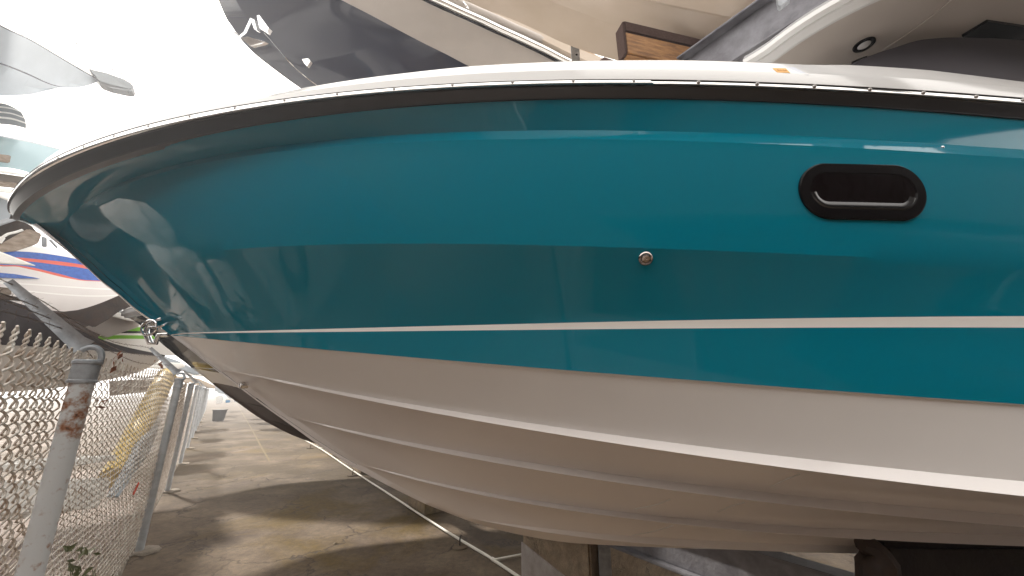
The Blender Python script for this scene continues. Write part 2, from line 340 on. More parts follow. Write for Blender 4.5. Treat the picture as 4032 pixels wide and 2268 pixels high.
# fair every line of the hull as a naval loft would: low order fit in the root of the distance from the stem
FIT = {}
for k, q in C3.items():
    x_ = np.array([p.x for p in q]); x00 = x_[0]; sv_ = np.sqrt(np.maximum(x_ - x00, 0)) / 3.1
    dy_, dz_ = {'R': (7, 6), 'H': (7, 7)}.get(k, (5, 5))
    wt_ = np.where(x_ > 2.3, .25, 1.0)
    if k[0] in '43': dy_, dz_ = 4, 4
    def cf(vals, deg):
        A_ = np.stack([sv_ ** j for j in range(1, deg + 1)], 1); b_ = vals - vals[0]
        reg = np.diag([1e-7 * (j ** 2) for j in range(deg)]); Aw = A_ * wt_[:, None]
        return np.linalg.solve(Aw.T @ Aw + reg, Aw.T @ (b_ * wt_))
    FIT[k] = (x00, q[0].y, q[0].z, cf(np.array([p.y for p in q]), dy_), cf(np.array([p.z for p in q]), dz_))
def at(k, x):
    q = C3[k]
    if x <= q[0].x: return Vector((x, YC, stem_z(x)))
    x00, y00, z00, cy, cz = FIT[k]; s_ = math.sqrt(x - x00) / 3.1
    return Vector((x, min(YC, y00 + sum(c * s_ ** (j + 1) for j, c in enumerate(cy))), z00 + sum(c * s_ ** (j + 1) for j, c in enumerate(cz))))
NS = 170
stations = list(np.linspace(0, 1, NS))
EXPO = 1.75
def sx0(k): return C3[k][0].x if k != 'keel' else C3['4b'][0].x
def row(k, s_):
    x = sx0(k) + (aft - sx0(k)) * s_ ** EXPO
    return Vector((x, YC, stem_z(x))) if k == 'keel' else at(k, x)
def off(k, dy, dz):
    def f(s_):
        p = row(k, s_); w = min(1, max(0, (p.x - sx0(k))) / .5)
        return Vector((p.x, min(YC, p.y + dy * w), p.z + dz * w))
    return f
def between(a, b, t, bulge=0):
    def f(s_):
        m = a(s_).lerp(b(s_), t); m0 = a(0).lerp(b(0), t)
        m.z += (stem_z(m0.x) - m0.z) * math.exp(-(m.x - m0.x) / .22)
        w = min(1, abs(YC - m.y) / .3)
        m.y = min(YC, m.y - bulge * w * 4 * t * (1 - t)); return m
    return f
g = lambda k: (lambda s_: row(k, s_))
keel = lambda s_: row('keel', s_)
cols = [(keel, 'white')]
def panel(a, b, m, n=4, bulge=0.0):
    for i in range(1, n): cols.append((between(a, b, i / n, bulge), m))
def add(f, m): cols.append((f, m))
u4, u3, u2, u1 = off('4b', .03, .012), off('3b', .032, .014), off('2b', .034, .016), off('1b', .035, .016)
panel(keel, u4, 'white', 3); add(u4, 'white'); add(g('4b'), 'white'); add(g('4t'), 'white')
panel(g('4t'), u3, 'white', 3, .004); add(u3, 'white'); add(g('3b'), 'white'); add(g('3t'), 'white')
panel(g('3t'), u2, 'white', 4, .006); add(u2, 'white'); add(g('2b'), 'white'); add(g('2t'), 'white')
panel(g('2t'), u1, 'white', 5, .006); add(u1, 'white'); add(g('1b'), 'white'); add(g('1t'), 'side')
Eu = off('E', .010, -.004)
panel(g('1t'), Eu, 'side', 5, -.004); add(Eu, 'side'); add(g('E'), 'teal')
panel(g('E'), g('Sb'), 'teal', 3); add(g('Sb'), 'stripe'); add(g('St'), 'teal')
panel(g('St'), g('K'), 'teal', 7, -.006); add(g('K'), 'teal')
panel(g('K'), g('Bb'), 'teal', 8, .006); add(g('Bb'), 'teal')
add(g('Bt'), 'teal')
panel(g('Bt'), g('H'), 'teal', 6, -.003); add(g('H'), 'teal')
def boat_hull(name, parent, remap=None, shift=Vector((0,0,0)), fm=None):
    near = [[fm_(x) + shift for x in stations] for fm_, _ in cols]
    far = [[Vector((p.x, 2 * (YC + shift.y) - p.y, p.z)) for p in r] for r in near]
    rows = far[::-1] + near[1:]
    ms = [m for _, m in cols]
    st = [ms[i] for i in range(len(ms) - 1)]
    strips = st[::-1] + st
    remap = remap or {}
    names = sorted({remap.get(s, s) for s in strips})
    idx = [names.index(remap.get(s, s)) for s in strips]
    return grid_obj(name, rows, names, idx, parent, sharp=14)
TEAL = empty('motorboat', (0, YC, .9), 'teal and white motorboat filling the picture, its bow pointing left over the fence', 'motorboat')
hull = boat_hull('hull', TEAL)

# rails: full path round the nose
def full_path(near):  # near side from aft to tip then mirrored
    n = [Vector(p) for p in near][::-1]
    return n + [Vector((p.x, 2*YC - p.y, p.z)) for p in near][1:]
rs_near = [at('R', x) for x in [rail[0].x + (aft - rail[0].x) * (s ** 2.4) for s in np.linspace(0, 1, 170)]]
rs_near[0].y = YC
# H point matched to each rail point by the fraction of the way from the nose
def h_match(p):
    xh = Hc[0].x + (p.x - rail[0].x) * (aft - Hc[0].x) / (aft - rail[0].x)
    return at('H', xh)
hs_near = [h_match(p) for p in rs_near]; hs_near[0].y = YC
RP, HP = full_path(rs_near), full_path(hs_near)
NP = len(RP)
NRM = []
for i in range(NP):
    t = RP[min(i+1, NP-1)] - RP[max(i-1, 0)]; t.z = 0
    n = Vector((t.y, -t.x, 0)).normalized()
    c = Vector((1.5, YC, 0)); 
    if n.dot(RP[i] - Vector((max(RP[i].x, -2.4) + .3, YC, RP[i].z))) < 0: n = -n
    NRM.append(n)
def prof_row(f, o, dz=0): return [RP[i].lerp(HP[i], f) + NRM[i] * o + Vector((0, 0, dz)) for i in range(NP)]
rub = [prof_row(-.06, -.03), prof_row(-.055, .004), prof_row(-.02, .008), prof_row(.025, .007), prof_row(.03, .004), prof_row(.33, .006), prof_row(.36, .009), prof_row(.42, .011), prof_row(.52, .009), prof_row(.68, .005), prof_row(.84, .003), prof_row(.92, .001), prof_row(.93, .006), prof_row(1.0, .006), prof_row(1.02, -.02)]
grid_obj('rub_rail', rub, ['rubber'], [0] * (len(rub) - 1), TEAL, sharp=30)
st = [prof_row(.035, .003), prof_row(.05, .007), prof_row(.09, .009), prof_row(.20, .013), prof_row(.29, .0155), prof_row(.325, .0155), prof_row(.335, .008)]
# two lengths of strip butt at the joint seen near the middle of the rail
ij = min(range(NP // 2), key=lambda i: abs(RP[i].x - P(2531, 330, y=1.13).x))
strip_a = grid_obj('steel_strip', [r[:ij + 1] for r in st], ['steel'], [0] * 6, TEAL, sharp=50)
strip_b = grid_obj('steel_strip', [[p + (NRM[i + ij] * .003) for i, p in enumerate(r[ij:])] for r in st], ['steel'], [0] * 6, TEAL, sharp=50)
# gunwale cap and deck
mid = [Vector((p.x, p.y, p.z)) for p in RP]
capT_px = [(154, 378), (198, 352), (309, 318), (494, 275), (679, 236), (750, 219), (908, 194), (1186, 165), (1463, 154), (1728, 153), (2043, 162), (2137, 165), (2326, 179), (2576, 203)]
capx, caph, capi = [], [], []
for px, py in capT_px:
    px *= 1.5652; py *= 1.5652; y = 1.2
    for _ in range(20):
        p = P(px, py, y=y); y = rail_y(p.x) + .045
    p = P(px, py, y=y); capx.append(p.x); caph.append(p.z - at('R', p.x).z)
def cap_h(x): return float(np.interp(x, capx, caph, left=caph[0] * .8, right=caph[-1]))
def cap_row(fh, inn, dz=0):
    out = []
    for i in range(NP):
        p = RP[i]; dist = abs(p.y - YC); w = 1
        out.append(p - NRM[i] * inn + Vector((0, 0, cap_h(p.x) * fh + dz)))
    return out
cr_ = [cap_row(-.05, .012), cap_row(0.0, .002), cap_row(.06, -.002), cap_row(.42, .006), cap_row(.47, .010), cap_row(.92, .036), cap_row(1.0, .045), cap_row(1.03, .06)]
T = cr_[-1]
for fr in (.75, .45, .2, 0.0):
    cr_.append([Vector((p.x * 1 + (0 if p.x > -2.6 else (-2.6 - p.x) * (1 - fr) * .9), YC + (p.y - YC) * fr, p.z + .10 * (1 - fr) * min(1, max(0, (p.x + 3.0))))) for p in T])
grid_obj('deck', cr_, ['cap'], [0] * (len(cr_) - 1), TEAL, sharp=20)
# screws in the steel strip
scr = MB(); scr.lathe([(.0001, .0020), (.0016, .0018), (.0020, .0046), (.0050, .0040), (.0078, 0)], (0,0,0), (0,0,1), 12)
scr_me = None
scr_px = [232, 333, 452, 587, 749, 927, 1122, 1329, 1553, 1782, 2018, 2257, 2495, 2750, 2981, 3206, 3425, 3635, 3843, 4028]
ptsM = [st[2][i].lerp(st[3][i], .5) for i in range(NP)]
def to_px(p):
    d = Vector(p) - Vector((0,0,CAMZ)); c = d.y * CP + d.z * SP; return 2016 + FPX * d.x / c, 1134 - FPX * (d.z * CP - d.y * SP) / c
half = [to_px(p) for p in ptsM[:NP // 2 + 1]]
for sp in scr_px:
    i = min(range(6, NP // 2 - 4), key=lambda i: abs(half[i][0] - sp) + (1000 if ptsM[i].y > 2.2 else 0))
    par = strip_a if i <= ij else strip_b
    if scr_me is None:
        o = scr.build('screw', [mat('screw_steel', (.30, .28, .27), .3, metal=1)], par, smooth=True); scr_me = o.data
    else:
        o = bpy.data.objects.new('screw', scr_me); scene.collection.objects.link(o); o.parent = par
    # interpolate along the strip for the exact place
    a_, b_ = half[i], half[i-1]; tt = 0
    if abs(b_[0] - a_[0]) > 1e-6: tt = max(-1, min(1, (sp - a_[0]) / (b_[0] - a_[0])))
    nb = ptsM[i-1] if tt >= 0 else ptsM[i+1]
    p = ptsM[i].lerp(nb, abs(tt)) + NRM[i] * .0008
    o.matrix_parent_inverse = Matrix.Identity(4)
    o.matrix_basis = Matrix.Translation(p) @ (NRM[i] + Vector((0, 0, -.12))).to_track_quat('Z', 'Y').to_matrix().to_4x4()

# surface frame on the hull side
BULGE = {('K', 'Bb'): .006, ('St', 'K'): -.006, ('Bb', 'Bt'): 0}
def side_frame(ka, kb, t, px, py):
    y = 1.25; bl = BULGE[(ka, kb)]
    for _ in range(40):
        p = P(px, py, y=y); a_, b_ = at(ka, p.x), at(kb, p.x)
        f = (p.z - a_.z) / (b_.z - a_.z); y = a_.y + (b_.y - a_.y) * f - bl * 4 * f * (1 - f)
    p = P(px, py, y=y); e = .05
    def sp_(x): a_, b_ = at(ka, x), at(kb, x); return a_.lerp(b_, f) - Vector((0, bl * 4 * f * (1 - f), 0))
    tx = (sp_(p.x + e) - sp_(p.x - e)).normalized(); up = (at(kb, p.x) - at(ka, p.x)).normalized()
    up = (up - tx * up.dot(tx)).normalized(); n = up.cross(tx); n = n if n.y < 0 else -n
    return p, tx, up, n
# portlight
p, tx, up, n = side_frame('K', 'Bb', .5, 3391, 762)
lft = side_frame('K', 'Bb', .5, 3144, 752)[0]; rgt = side_frame('K', 'Bb', .5, 3640, 764)[0]
top_ = side_frame('K', 'Bb', .5, 3391, 651)[0]; bot_ = side_frame('K', 'Bb', .5, 3391, 867)[0]
W = (rgt - lft).length / 2; HH = (top_ - bot_).length / 2; ctr = (lft + rgt + top_ + bot_) / 4 + n * .007
ax = (rgt - lft).normalized(); ayv = (n.cross(ax)).normalized(); ayv = ayv if ayv.z > 0 else -ayv
def stadium(w, h, dn, c=ctr, n_=n, m=56):
    r = min(w, h); out = []; L = w - r
    for i in range(m):
        a_ = 2 * math.pi * i / m
        cx = (L if math.cos(a_) > 0 else -L); out.append(c + ax * (cx + r * math.cos(a_)) + ayv * (h * math.sin(a_)) + n_ * dn)
    return out
def rings(name, rl, mat_, parent, closed_cap=False, sharp=35):
    k = len(rl[0]); v = [q for r in rl for q in r]
    f = [(i*k+j, i*k+(j+1)%k, (i+1)*k+(j+1)%k, (i+1)*k+j) for i in range(len(rl)-1) for j in range(k)]
    if closed_cap: f.append(tuple((len(rl)-1)*k+j for j in range(k)))
    b_ = MB(); b_.add(v, f); return b_.build(name, [mat_], parent, smooth=True, sharp=sharp)
PL = bpy.data.objects.new('portlight', None); scene.collection.objects.link(PL); PL.parent = TEAL; PL.matrix_parent_inverse = TEAL.matrix_basis.inverted(); PL.location = ctr
def subparent(o, par, grand):  # place o (built in world space) under par
    o.parent = par; o.matrix_parent_inverse = (Matrix.Translation(par.location)).inverted() @ Matrix.Identity(4)
    return o
fr = rings('frame', [stadium(W, HH, -.02), stadium(W, HH, .000), stadium(W - .004, HH - .004, .003), stadium(W - .036, HH - .036, .0035), stadium(W - .038, HH - .038, .001), stadium(W - .044, HH - .048, -.012)], 'black', None)
subparent(fr, PL, TEAL)
gl = rings('glass', [stadium(W - .035, HH - .035, -.0005), stadium(W - .062, HH - .068, .000)], 'darkglass', None, True); subparent(gl, PL, TEAL)
ls = [stadium(W - .040, HH - .040, .001), stadium(W - .043, HH - .043, .0045), stadium(W - .052, HH - .054, .0035), stadium(W - .060, HH - .066, .0005)]
k0, k1 = 29, 54
ls = [r[k0:k1] for r in ls]
lip = grid_obj('lower_lip', ls, ['steel'], [0] * 3, None, sharp=60); lip.data.materials[0] = mat('dark_lip', (.07, .07, .072), .18, metal=.8); subparent(lip, PL, TEAL)
# chalk lines left on the bottom
BULGE[('2t', '1b')] = BULGE[('3t', '2b')] = BULGE[('4t', '3b')] = 0
for ka, kb, pl_ in (('2t', '1b', [(3030, 1915), (3080, 1890), (3150, 1862)]), ('3t', '2b', [(2826, 2012), (2870, 1992), (2930, 1974)]), ('3t', '2b', [(2500, 2000), (2580, 1985), (2640, 1962)]), ('4t', '3b', [(2490, 2104), (2560, 2092), (2650, 2066)])):
    pt_ = []
    for a_, b in pl_:
        p_, _, _, n_ = side_frame(ka, kb, .5, a_, b); pt_.append(p_ + n_ * .0035)
    b_ = MB(); b_.tube(resample(pt_, 12), .0022, 5); b_.build('chalk_line', ['cap'], TEAL, smooth=True)
# round chrome through-hull fitting
p, tx, up, n = side_frame('St', 'K', .5, 2542, 1018)
b_ = MB(); r_ = .0265
b_.lathe([(r_, -.006), (r_, .002), (r_ * .97, .005), (r_ * .78, .008), (r_ * .66, .006), (r_ * .64, .001), (r_ * .60, .001), (r_ * .58, .006), (r_ * .5, .0075), (r_ * .12, .0065), (r_ * .1, .002), (.0001, .002)], p, n, 36)
M['darkchrome'] = mat('dark_chrome', (.42, .37, .35), .15, metal=1)
b_.build('through_hull_fitting', ['darkchrome'], TEAL, smooth=True, sharp=50)
# bright metal drip spot on the upper knuckle
p, tx, up, n = side_frame('Bb', 'Bt', .5, 3710, 580)
b_ = MB(); b_.lathe([(.006, -.001), (.0055, .003), (.003, .005), (.0001, .0055)], p, n, 14); b_.build('rivet', ['chrome'], TEAL, smooth=True)
# small chrome drain near the stem
p = P(950, 1517, y=2.17); b_ = MB(); b_.lathe([(.02, -.03), (.02, 0), (.016, .008), (.010, .009), (.009, .0), (.0001, 0)], p, Vector((-.55, -.83, -.1)), 20)
b_.build('drain_fitting', ['chrome'], TEAL, smooth=True)
# stem guard: polished plate high on the stem narrowing to a band
def stem_pt(x, d=0): return Vector((x, YC, stem_z(x)))
xs_ = np.linspace(Hc[0].x + .03, P(640, 1297, y=YC).x, 60)
rows = [[], [], [], [], []]
for i, x in enumerate(xs_):
    f = i / 59; w = .010 + .045 * max(0, 1 - f * 3.2); q = stem_pt(x)
    t = (stem_pt(x + .02) - stem_pt(x - .02)).normalized(); nn = Vector((-abs(t.z), 0, -abs(t.x))).normalized()
    for k_, (s_, dn) in enumerate(((-1, -1), (-.35, .001), (0, .007), (.35, .001), (1, -1))):
        rows[k_].append(q + (Vector((0, s_ * w, 0)) + nn * dn if dn > 0 else Vector((2.0 * w, s_ * (1.28 * w + .012), 0))))
grid_obj('stem_guard', rows, ['steel'], [0] * 4, TEAL, sharp=60)
# bow eye at the foot of the stem guard
be = MB(); q = P(618, 1280, y=YC); q2 = P(600, 1290, y=YC)
cen = P(600, 1292, y=YC - .02)
be.tube([cen + Vector((.045 * math.cos(a_), -.02, .045 * math.sin(a_))) for a_ in np.linspace(0, 2*math.pi, 25)], .007, 8, cap=False)
be.tube([cen + Vector((.035 + .05 * math.cos(a_), .03 * math.sin(a_ * 1.0), .03 + .03 * math.sin(a_))) for a_ in np.linspace(0, 2*math.pi, 21)], .006, 8, cap=False)
be.tube([P(640, 1255, y=YC), P(590, 1275, y=YC), P(575, 1310, y=YC), P(592, 1350, y=YC), P(612, 1352, y=YC), P(625, 1320, y=YC), P(665, 1318, y=YC)], [.014, .017, .018, .016, .014, .014, .012], 10)
be.build('bow_eye', ['chrome'], TEAL, smooth=True)
# season sticker on the gunwale
def cap_pt(px, py, lift=.0015):
    y = 1.2
    for _ in range(30):
        p = P(px, py, y=y); f_ = (p.z - at('R', p.x).z) / cap_h(p.x); y = rail_y(p.x) + .010 + (.045 - .010) * max(0, min(1, (f_ - .47) / .5))
    p = P(px, py, y=y); return p + Vector((0, -lift, -lift * .3))
b_ = MB(); cs = [cap_pt(2992, 262), cap_pt(3126, 265), cap_pt(3185, 296), cap_pt(3035, 292)]
b_.prism(cs, (0, .0012, 0)); b_.build('sticker_backing', ['stickerblue'], TEAL)
b_ = MB(); cs = [cap_pt(3040, 269, .0025), cap_pt(3092, 270, .0025), cap_pt(3110, 288, .0025), cap_pt(3060, 287, .0025)]
b_.prism(cs, (0, .0008, 0)); stk = b_.build('season_sticker', ['orange'], TEAL)
def text_mesh(name, s, size, o_, xa, ya, matn, parent):
    cu = bpy.data.curves.new(name, 'FONT'); cu.body = s; cu.size = size; cu.align_x = 'CENTER'; cu.align_y = 'CENTER'; cu.extrude = .0002
    to = bpy.data.objects.new(name, cu); scene.collection.objects.link(to); bpy.context.view_layer.update()
    me = bpy.data.meshes.new_from_object(to.evaluated_get(bpy.context.evaluated_depsgraph_get())); bpy.data.objects.remove(to)
    me.materials.clear(); me.materials.append(M[matn]); xa = xa.normalized(); za = xa.cross(ya).normalized(); ya = za.cross(xa)
    me.transform(Matrix.Translation(o_) @ Matrix((xa, ya, za)).transposed().to_4x4())
    o = bpy.data.objects.new(name, me); scene.collection.objects.link(o); o.parent = parent; o.matrix_parent_inverse = parent.matrix_basis.inverted(); return o
c_ = sum(cs, Vector()) / 4; text_mesh('sticker_date', '04-24', .0165, c_ + Vector((0, -.0022, -.0012)), cs[1] - cs[0], cs[1] - cs[2], 'orangetext', TEAL)

# hardtop and windscreen of the teal boat, high on the right
def px_rows(rows, d=None): return rows
zt = 3.62
def Pz(px, py, z): return P(px, py, z=z)
edge = [(2930, 262), (3010, 214), (3100, 146), (3200, 80), (3300, 22), (3420, -40), (3640, -130), (4100, -230)]
e0 = resample([Pz(a_, b, zt) for a_, b in edge] + [Vector((3.3, .98, zt)), Vector((4.6, .92, zt)), Vector((6, .95, zt))], 80)
cxy = Vector((4.0, 3.4, 0))
def inset(row, k, dz):
    out = []
    for i, p in enumerate(row):
        t = row[min(i+1, len(row)-1)] - row[max(i-1, 0)]; n_ = Vector((-t.y, t.x, 0)).normalized()
        if n_.dot(cxy - p) < 0: n_ = -n_
        out.append(p + n_ * k + Vector((0, 0, dz)))
    return out
ht = [inset(e0, .5, .22), inset(e0, .25, .2), inset(e0, .06, .12), inset(e0, .0, .05), inset(e0, -.004, .02), inset(e0, .014, 0), inset(e0, .035, .016), inset(e0, .05, .018), inset(e0, .085, -.004), inset(e0, .105, .0), inset(e0, .12, .03), inset(e0, .26, .035), inset(e0, .28, .028), inset(e0, .55, .035), inset(e0, 1.4, .04), [p + Vector((2.6, .9, .04)) for p in inset(e0, 1.4, 0)], [p + Vector((5.2, 1.2, .04)) for p in inset(e0, 1.4, 0)]]
grid_obj('hardtop', ht, ['cap', 'beige'], [0, 0, 0, 0, 0, 0, 0, 0, 0, 1, 1, 1, 1, 1, 1, 1], TEAL, sharp=30)
q = P(3402, 176, z=zt + .03); b_ = MB(); b_.lathe([(.052, .006), (.050, -.006), (.044, -.009), (.032, -.007), (.030, .004)], q, (0, 0, 1), 28, 0)
b_.lathe([(.030, -.004), (.022, -.009), (.0001, -.009)], q, (0, 0, 1), 28, 1); b_.build('ceiling_light', ['black', 'cap'], TEAL, smooth=True)
# panel seam on the underside
b_ = MB(); s0 = [P(a_, b, z=zt + .022) for a_, b in ((3480, 195), (3600, 115), (3700, 40), (3760, -10))]
b_.tube(resample(s0, 20), .0035, 6); b_.build('panel_seam', ['beige'], TEAL)
# windscreen / front curtain (dark) with a curved top
top = [(3310, 290), (3344, 258), (3420, 222), (3520, 188), (3640, 155), (3760, 147), (3880, 150), (4032, 160), (4200, 185)]
wt = resample([P(a_, b, y=1.55 + .25 * ((3800 - a_) / 500) ** 2 * .3) for a_, b in top], 40)
wb = [Vector((p.x, p.y - .12, 2.86)) for p in wt]
bk = [Vector((p.x * 1.0, p.y + .5, p.z - .02)) for p in wt]
rowsW = [wb, [a_.lerp(b, .5) + Vector((0, -.02, .0)) for a_, b in zip(wb, wt)], wt, [p + Vector((0, .03, .004)) for p in wt], bk]
M['curtain'] = mat('dark_curtain', (.045, .038, .048), .6, var=.2, vscale=3)
grid_obj('windscreen_cover', rowsW, ['curtain'], [0] * 4, TEAL, sharp=40)
b_ = MB(); pl = [P(a_, b, z=zt + .015) for a_, b in ((3790, 147), (3890, 86), (4060, 112), (4200, 140), (4200, 230), (4032, 190))]
b_.prism(pl, (0, 0, .03)); b_.build('hatch_opening', ['black'], TEAL)

# ------------------------------------------------------------------ neighbour boats on the lower level
for i, (dx, dy, rm, lab) in enumerate([
    (-2.62, 3.3, {'teal': 'blackhull', 'white': 'bottomdark', 'side': 'cap', 'stripe': 'cap'}, 'black hulled boat directly behind the teal boat, bow low over the aisle'),
    (3.9, -4.6, {'teal': 'navy', 'white': 'blackhull', 'side': 'blackhull', 'stripe': 'navy'}, 'navy hulled boat in the slot behind the photographer, mirrored in the teal hull'),
    (-4.9, 6.4, {'teal': 'white', 'white': 'greyhull', 'side': 'white', 'stripe': 'navy'}, 'white hulled boat two slots behind the teal boat')]):
    e_ = empty('motorboat', (dx, YC + dy, .9), lab, 'motorboat', 'boats racked along the aisle')
    o = boat_hull('hull', e_, rm, Vector((dx, dy, 0)))
    sh = Vector((dx, dy, 0))
    grid_obj('deck', [[p + sh for p in r] for r in cr_], ['tarp' if i == 1 else 'cap'], [0] * (len(cr_) - 1), e_, sharp=20)
    grid_obj('rub_rail', [[p + sh for p in r] for r in rub], ['rubber'], [0] * (len(rub) - 1), e_, sharp=30)
TEAL['group'] = 'boats racked along the aisle'
# farther slots: copies of the white hulled boat, on the ground level and on the level above
def copy_tree(o, parent=None):
    c = o.copy(); scene.collection.objects.link(c)
    if parent is not None: c.parent = parent
    for ch in o.children: copy_tree(ch, c)
    return c
src_boat = e_
for dx, dy, dz, lab in ((-2.6, 3.3, 0, 'third boat behind the teal boat, on the lower level'), (-5.2, 6.6, 0, 'fourth boat behind the teal boat, on the lower level'), (-7.8, 9.9, 0, 'fifth boat behind the teal boat, on the lower level'),
                        (0, 0, 3.6, 'upper level boat two slots behind the teal boat'), (-2.6, 3.3, 3.6, 'upper level boat three slots behind the teal boat'), (-5.2, 6.6, 3.6, 'upper level boat four slots behind the teal boat')):
    c = copy_tree(src_boat); c.location = src_boat.location + Vector((dx, dy, dz)); c['label'] = lab

# ------------------------------------------------------------------ boats drawn from rows of points
def shell(name, rows, mats, strips, root, back, n=40, sharp=22):
    """near side strips plus a far side pushed back by the hull's width, closed at both ends"""
    rr = [resample(r, n) for r in rows]
    if not isinstance(back, (int, float)): back = Vector(back)
    else:
        c_ = sum((p for r in rr for p in r), Vector()) / (n * len(rr)); d_ = c_ - Vector((0, 0, CAMZ)); back = d_.normalized() * back
    allr = rr + [[p + back for p in r] for r in rr[::-1]] + [rr[0]]
    k = strips + [strips[-1]] + strips[::-1] + [strips[0]]
    o = grid_obj(name, allr, mats, k, root, sharp=sharp)
    return o
def rowy(pts): return [P(a_, b, y=c) for a_, b, c in pts]
def rowd(pts): return [P(a_, b, d=c) for a_, b, c in pts]
# A: navy boat on the upper level
A = empty('motorboat', P(1100, 200, d=6), 'navy boat with an anchor on its bow, racked high behind the teal boat', 'motorboat', 'boats on the upper rack level')
rA = [rowd([(835, -60, 6.9), (860, 0, 6.9), (905, 95, 6.9), (985, 195, 6.95), (1090, 280, 7.0), (1190, 352, 7.1), (1330, 440, 7.2), (1700, 600, 7.6)]),
      rowd([(900, -60, 6.5), (940, 20, 6.5), (1000, 110, 6.55), (1100, 200, 6.6), (1220, 290, 6.75), (1400, 400, 7.0), (1560, 490, 7.1), (1900, 620, 7.4)]),
      rowd([(1130, -60, 5.9), (1250, 30, 5.95), (1400, 120, 6.1), (1560, 210, 6.3), (1720, 300, 6.5), (1900, 390, 6.7), (2050, 450, 6.8), (2200, 500, 7.0)]),
      rowd([(1235, -60, 5.7), (1345, 0, 5.75), (1480, 70, 5.9), (1620, 145, 6.1), (1740, 205, 6.25), (1850, 262, 6.4), (2100, 380, 6.7), (2300, 470, 6.9)]),
      rowd([(1560, -60, 5.3), (1680, 0, 5.4), (1820, 62, 5.6), (1960, 126, 5.8), (2100, 190, 6.0), (2200, 240, 6.15), (2400, 330, 6.4), (2600, 420, 6.6)])]
shell('hull', rA, ['navy', 'beige'], [0, 0, 0, 1], A, 1.8, 50, 30)
def railtube(name, pxs, r_, matn):
    b_ = MB(); b_.tube(resample(rowd(pxs), 24), r_, 12); return b_.build(name, [matn], A, smooth=True)
railtube('rub_rail', [(1560, -60, 5.3), (1690, 4, 5.4), (1828, 66, 5.6), (1968, 130, 5.8), (2108, 194, 6.0), (2208, 244, 6.15), (2500, 380, 6.5)], .040, 'black')
railtube('rail_strip', [(1590, -60, 5.25), (1722, 0, 5.35), (1862, 64, 5.55), (2000, 128, 5.75), (2140, 192, 5.95), (2236, 240, 6.1), (2500, 365, 6.5)], .062, 'steel')
railtube('toe_rail', [(1640, -60, 5.35), (1775, -6, 5.45), (1915, 58, 5.65), (2050, 120, 5.85), (2190, 182, 6.05), (2280, 226, 6.2), (2500, 330, 6.6)], .075, 'beige')
b_ = MB(); b_.tube([P(1810, -10, d=5.45), P(1835, 20, d=5.45), P(1845, 32, d=5.5), P(1820, 25, d=5.55), P(1795, -5, d=5.55)], .014, 8); b_.build('cleat', ['chrome'], A, smooth=True)
# anchor, roller and mooring wire
an = MB(); dA = 6.35
an.tube([P(900, 90, d=dA), P(925, 130, d=dA), P(945, 146, d=dA), P(965, 130, d=dA), P(990, 75, d=dA)], .022, 8)
an.prism([P(945, 148, d=dA), P(975, 143, d=dA-.1), P(1045, 165, d=dA-.15), P(1030, 172, d=dA-.1), P(985, 182, d=dA)], (.02, .06, .03))
an.prism([P(985, 72, d=dA), P(1000, 75, d=dA), P(1012, 120, d=dA), P(1000, 115, d=dA)], (.03, .05, 0))
an.prism([P(1010, 60, d=dA), P(1020, 58, d=dA), P(1058, 110, d=dA), P(1048, 128, d=dA), P(1020, 110, d=dA)], (.03, .06, 0))
an.build('anchor', ['chrome'], A, smooth=False, bevel=.004)
b_ = MB(); b_.tube(resample([P(1040, 128, d=6.3), P(1090, 185, d=6.35), P(1150, 255, d=6.45), P(1200, 300, d=6.55), P(1260, 345, d=6.6)], 14), .008, 6); b_.build('mooring_wire', ['steel'], A)
b_ = MB(); b_.prism([P(1187, 232, d=6.4), P(1212, 228, d=6.4), P(1222, 240, d=6.4), P(1208, 262, d=6.4), P(1196, 248, d=6.4)], (.02, .05, 0)); b_.build('bow_light', ['steel'], A, bevel=.006)

# B: cream hull on timber bunks above the teal boat
B = empty('motorboat', P(2500, 80, y=2.6), 'cream bottomed boat resting on the timber bunk above the teal boat', 'motorboat', 'boats on the upper rack level')
rB = [rowy([(1500, -150, 3.0), (1825, 0, 2.95), (2060, 95, 2.9), (2245, 180, 2.85), (2430, 238, 2.8), (2700, 300, 2.75), (3100, 360, 2.7), (3600, 400, 2.7)]),
      rowy([(1900, -150, 2.75), (2060, -40, 2.72), (2260, 40, 2.68), (2440, 105, 2.62), (2640, 160, 2.58), (2850, 205, 2.52), (3200, 260, 2.5), (3700, 310, 2.5)]),
      rowy([(2150, -150, 2.55), (2300, -60, 2.5), (2526, 0, 2.42), (2731, 45, 2.36), (2918, 83, 2.3), (3100, 110, 2.26), (3400, 150, 2.25), (3800, 190, 2.25)]),
      rowy([(2153, -156, 2.535), (2303, -66, 2.485), (2528, -7, 2.405), (2733, 37, 2.345), (2920, 74, 2.285), (3102, 100, 2.245), (3402, 140, 2.235), (3802, 180, 2.235)]),
      rowy([(2500, -500, 2.1), (2700, -420, 2.0), (2900, -330, 1.9), (3100, -260, 1.8), (3300, -220, 1.75), (3500, -190, 1.7), (3700, -180, 1.7), (4000, -180, 1.7)])]
shell('hull', rB, ['cream'], [0, 0, 0, 0], B, 1.6, 50, 12)
c_ = P(2513, 67, y=2.60); b_ = MB(); b_.lathe([(.034, .01), (.032, -.012), (.026, -.014), (.024, -.004), (.0001, -.004)], c_ + Vector((0, -.015, -.01)), (.1, .45, .9), 24)
b_.build('drain_hole', ['rackpost'], B, smooth=True)

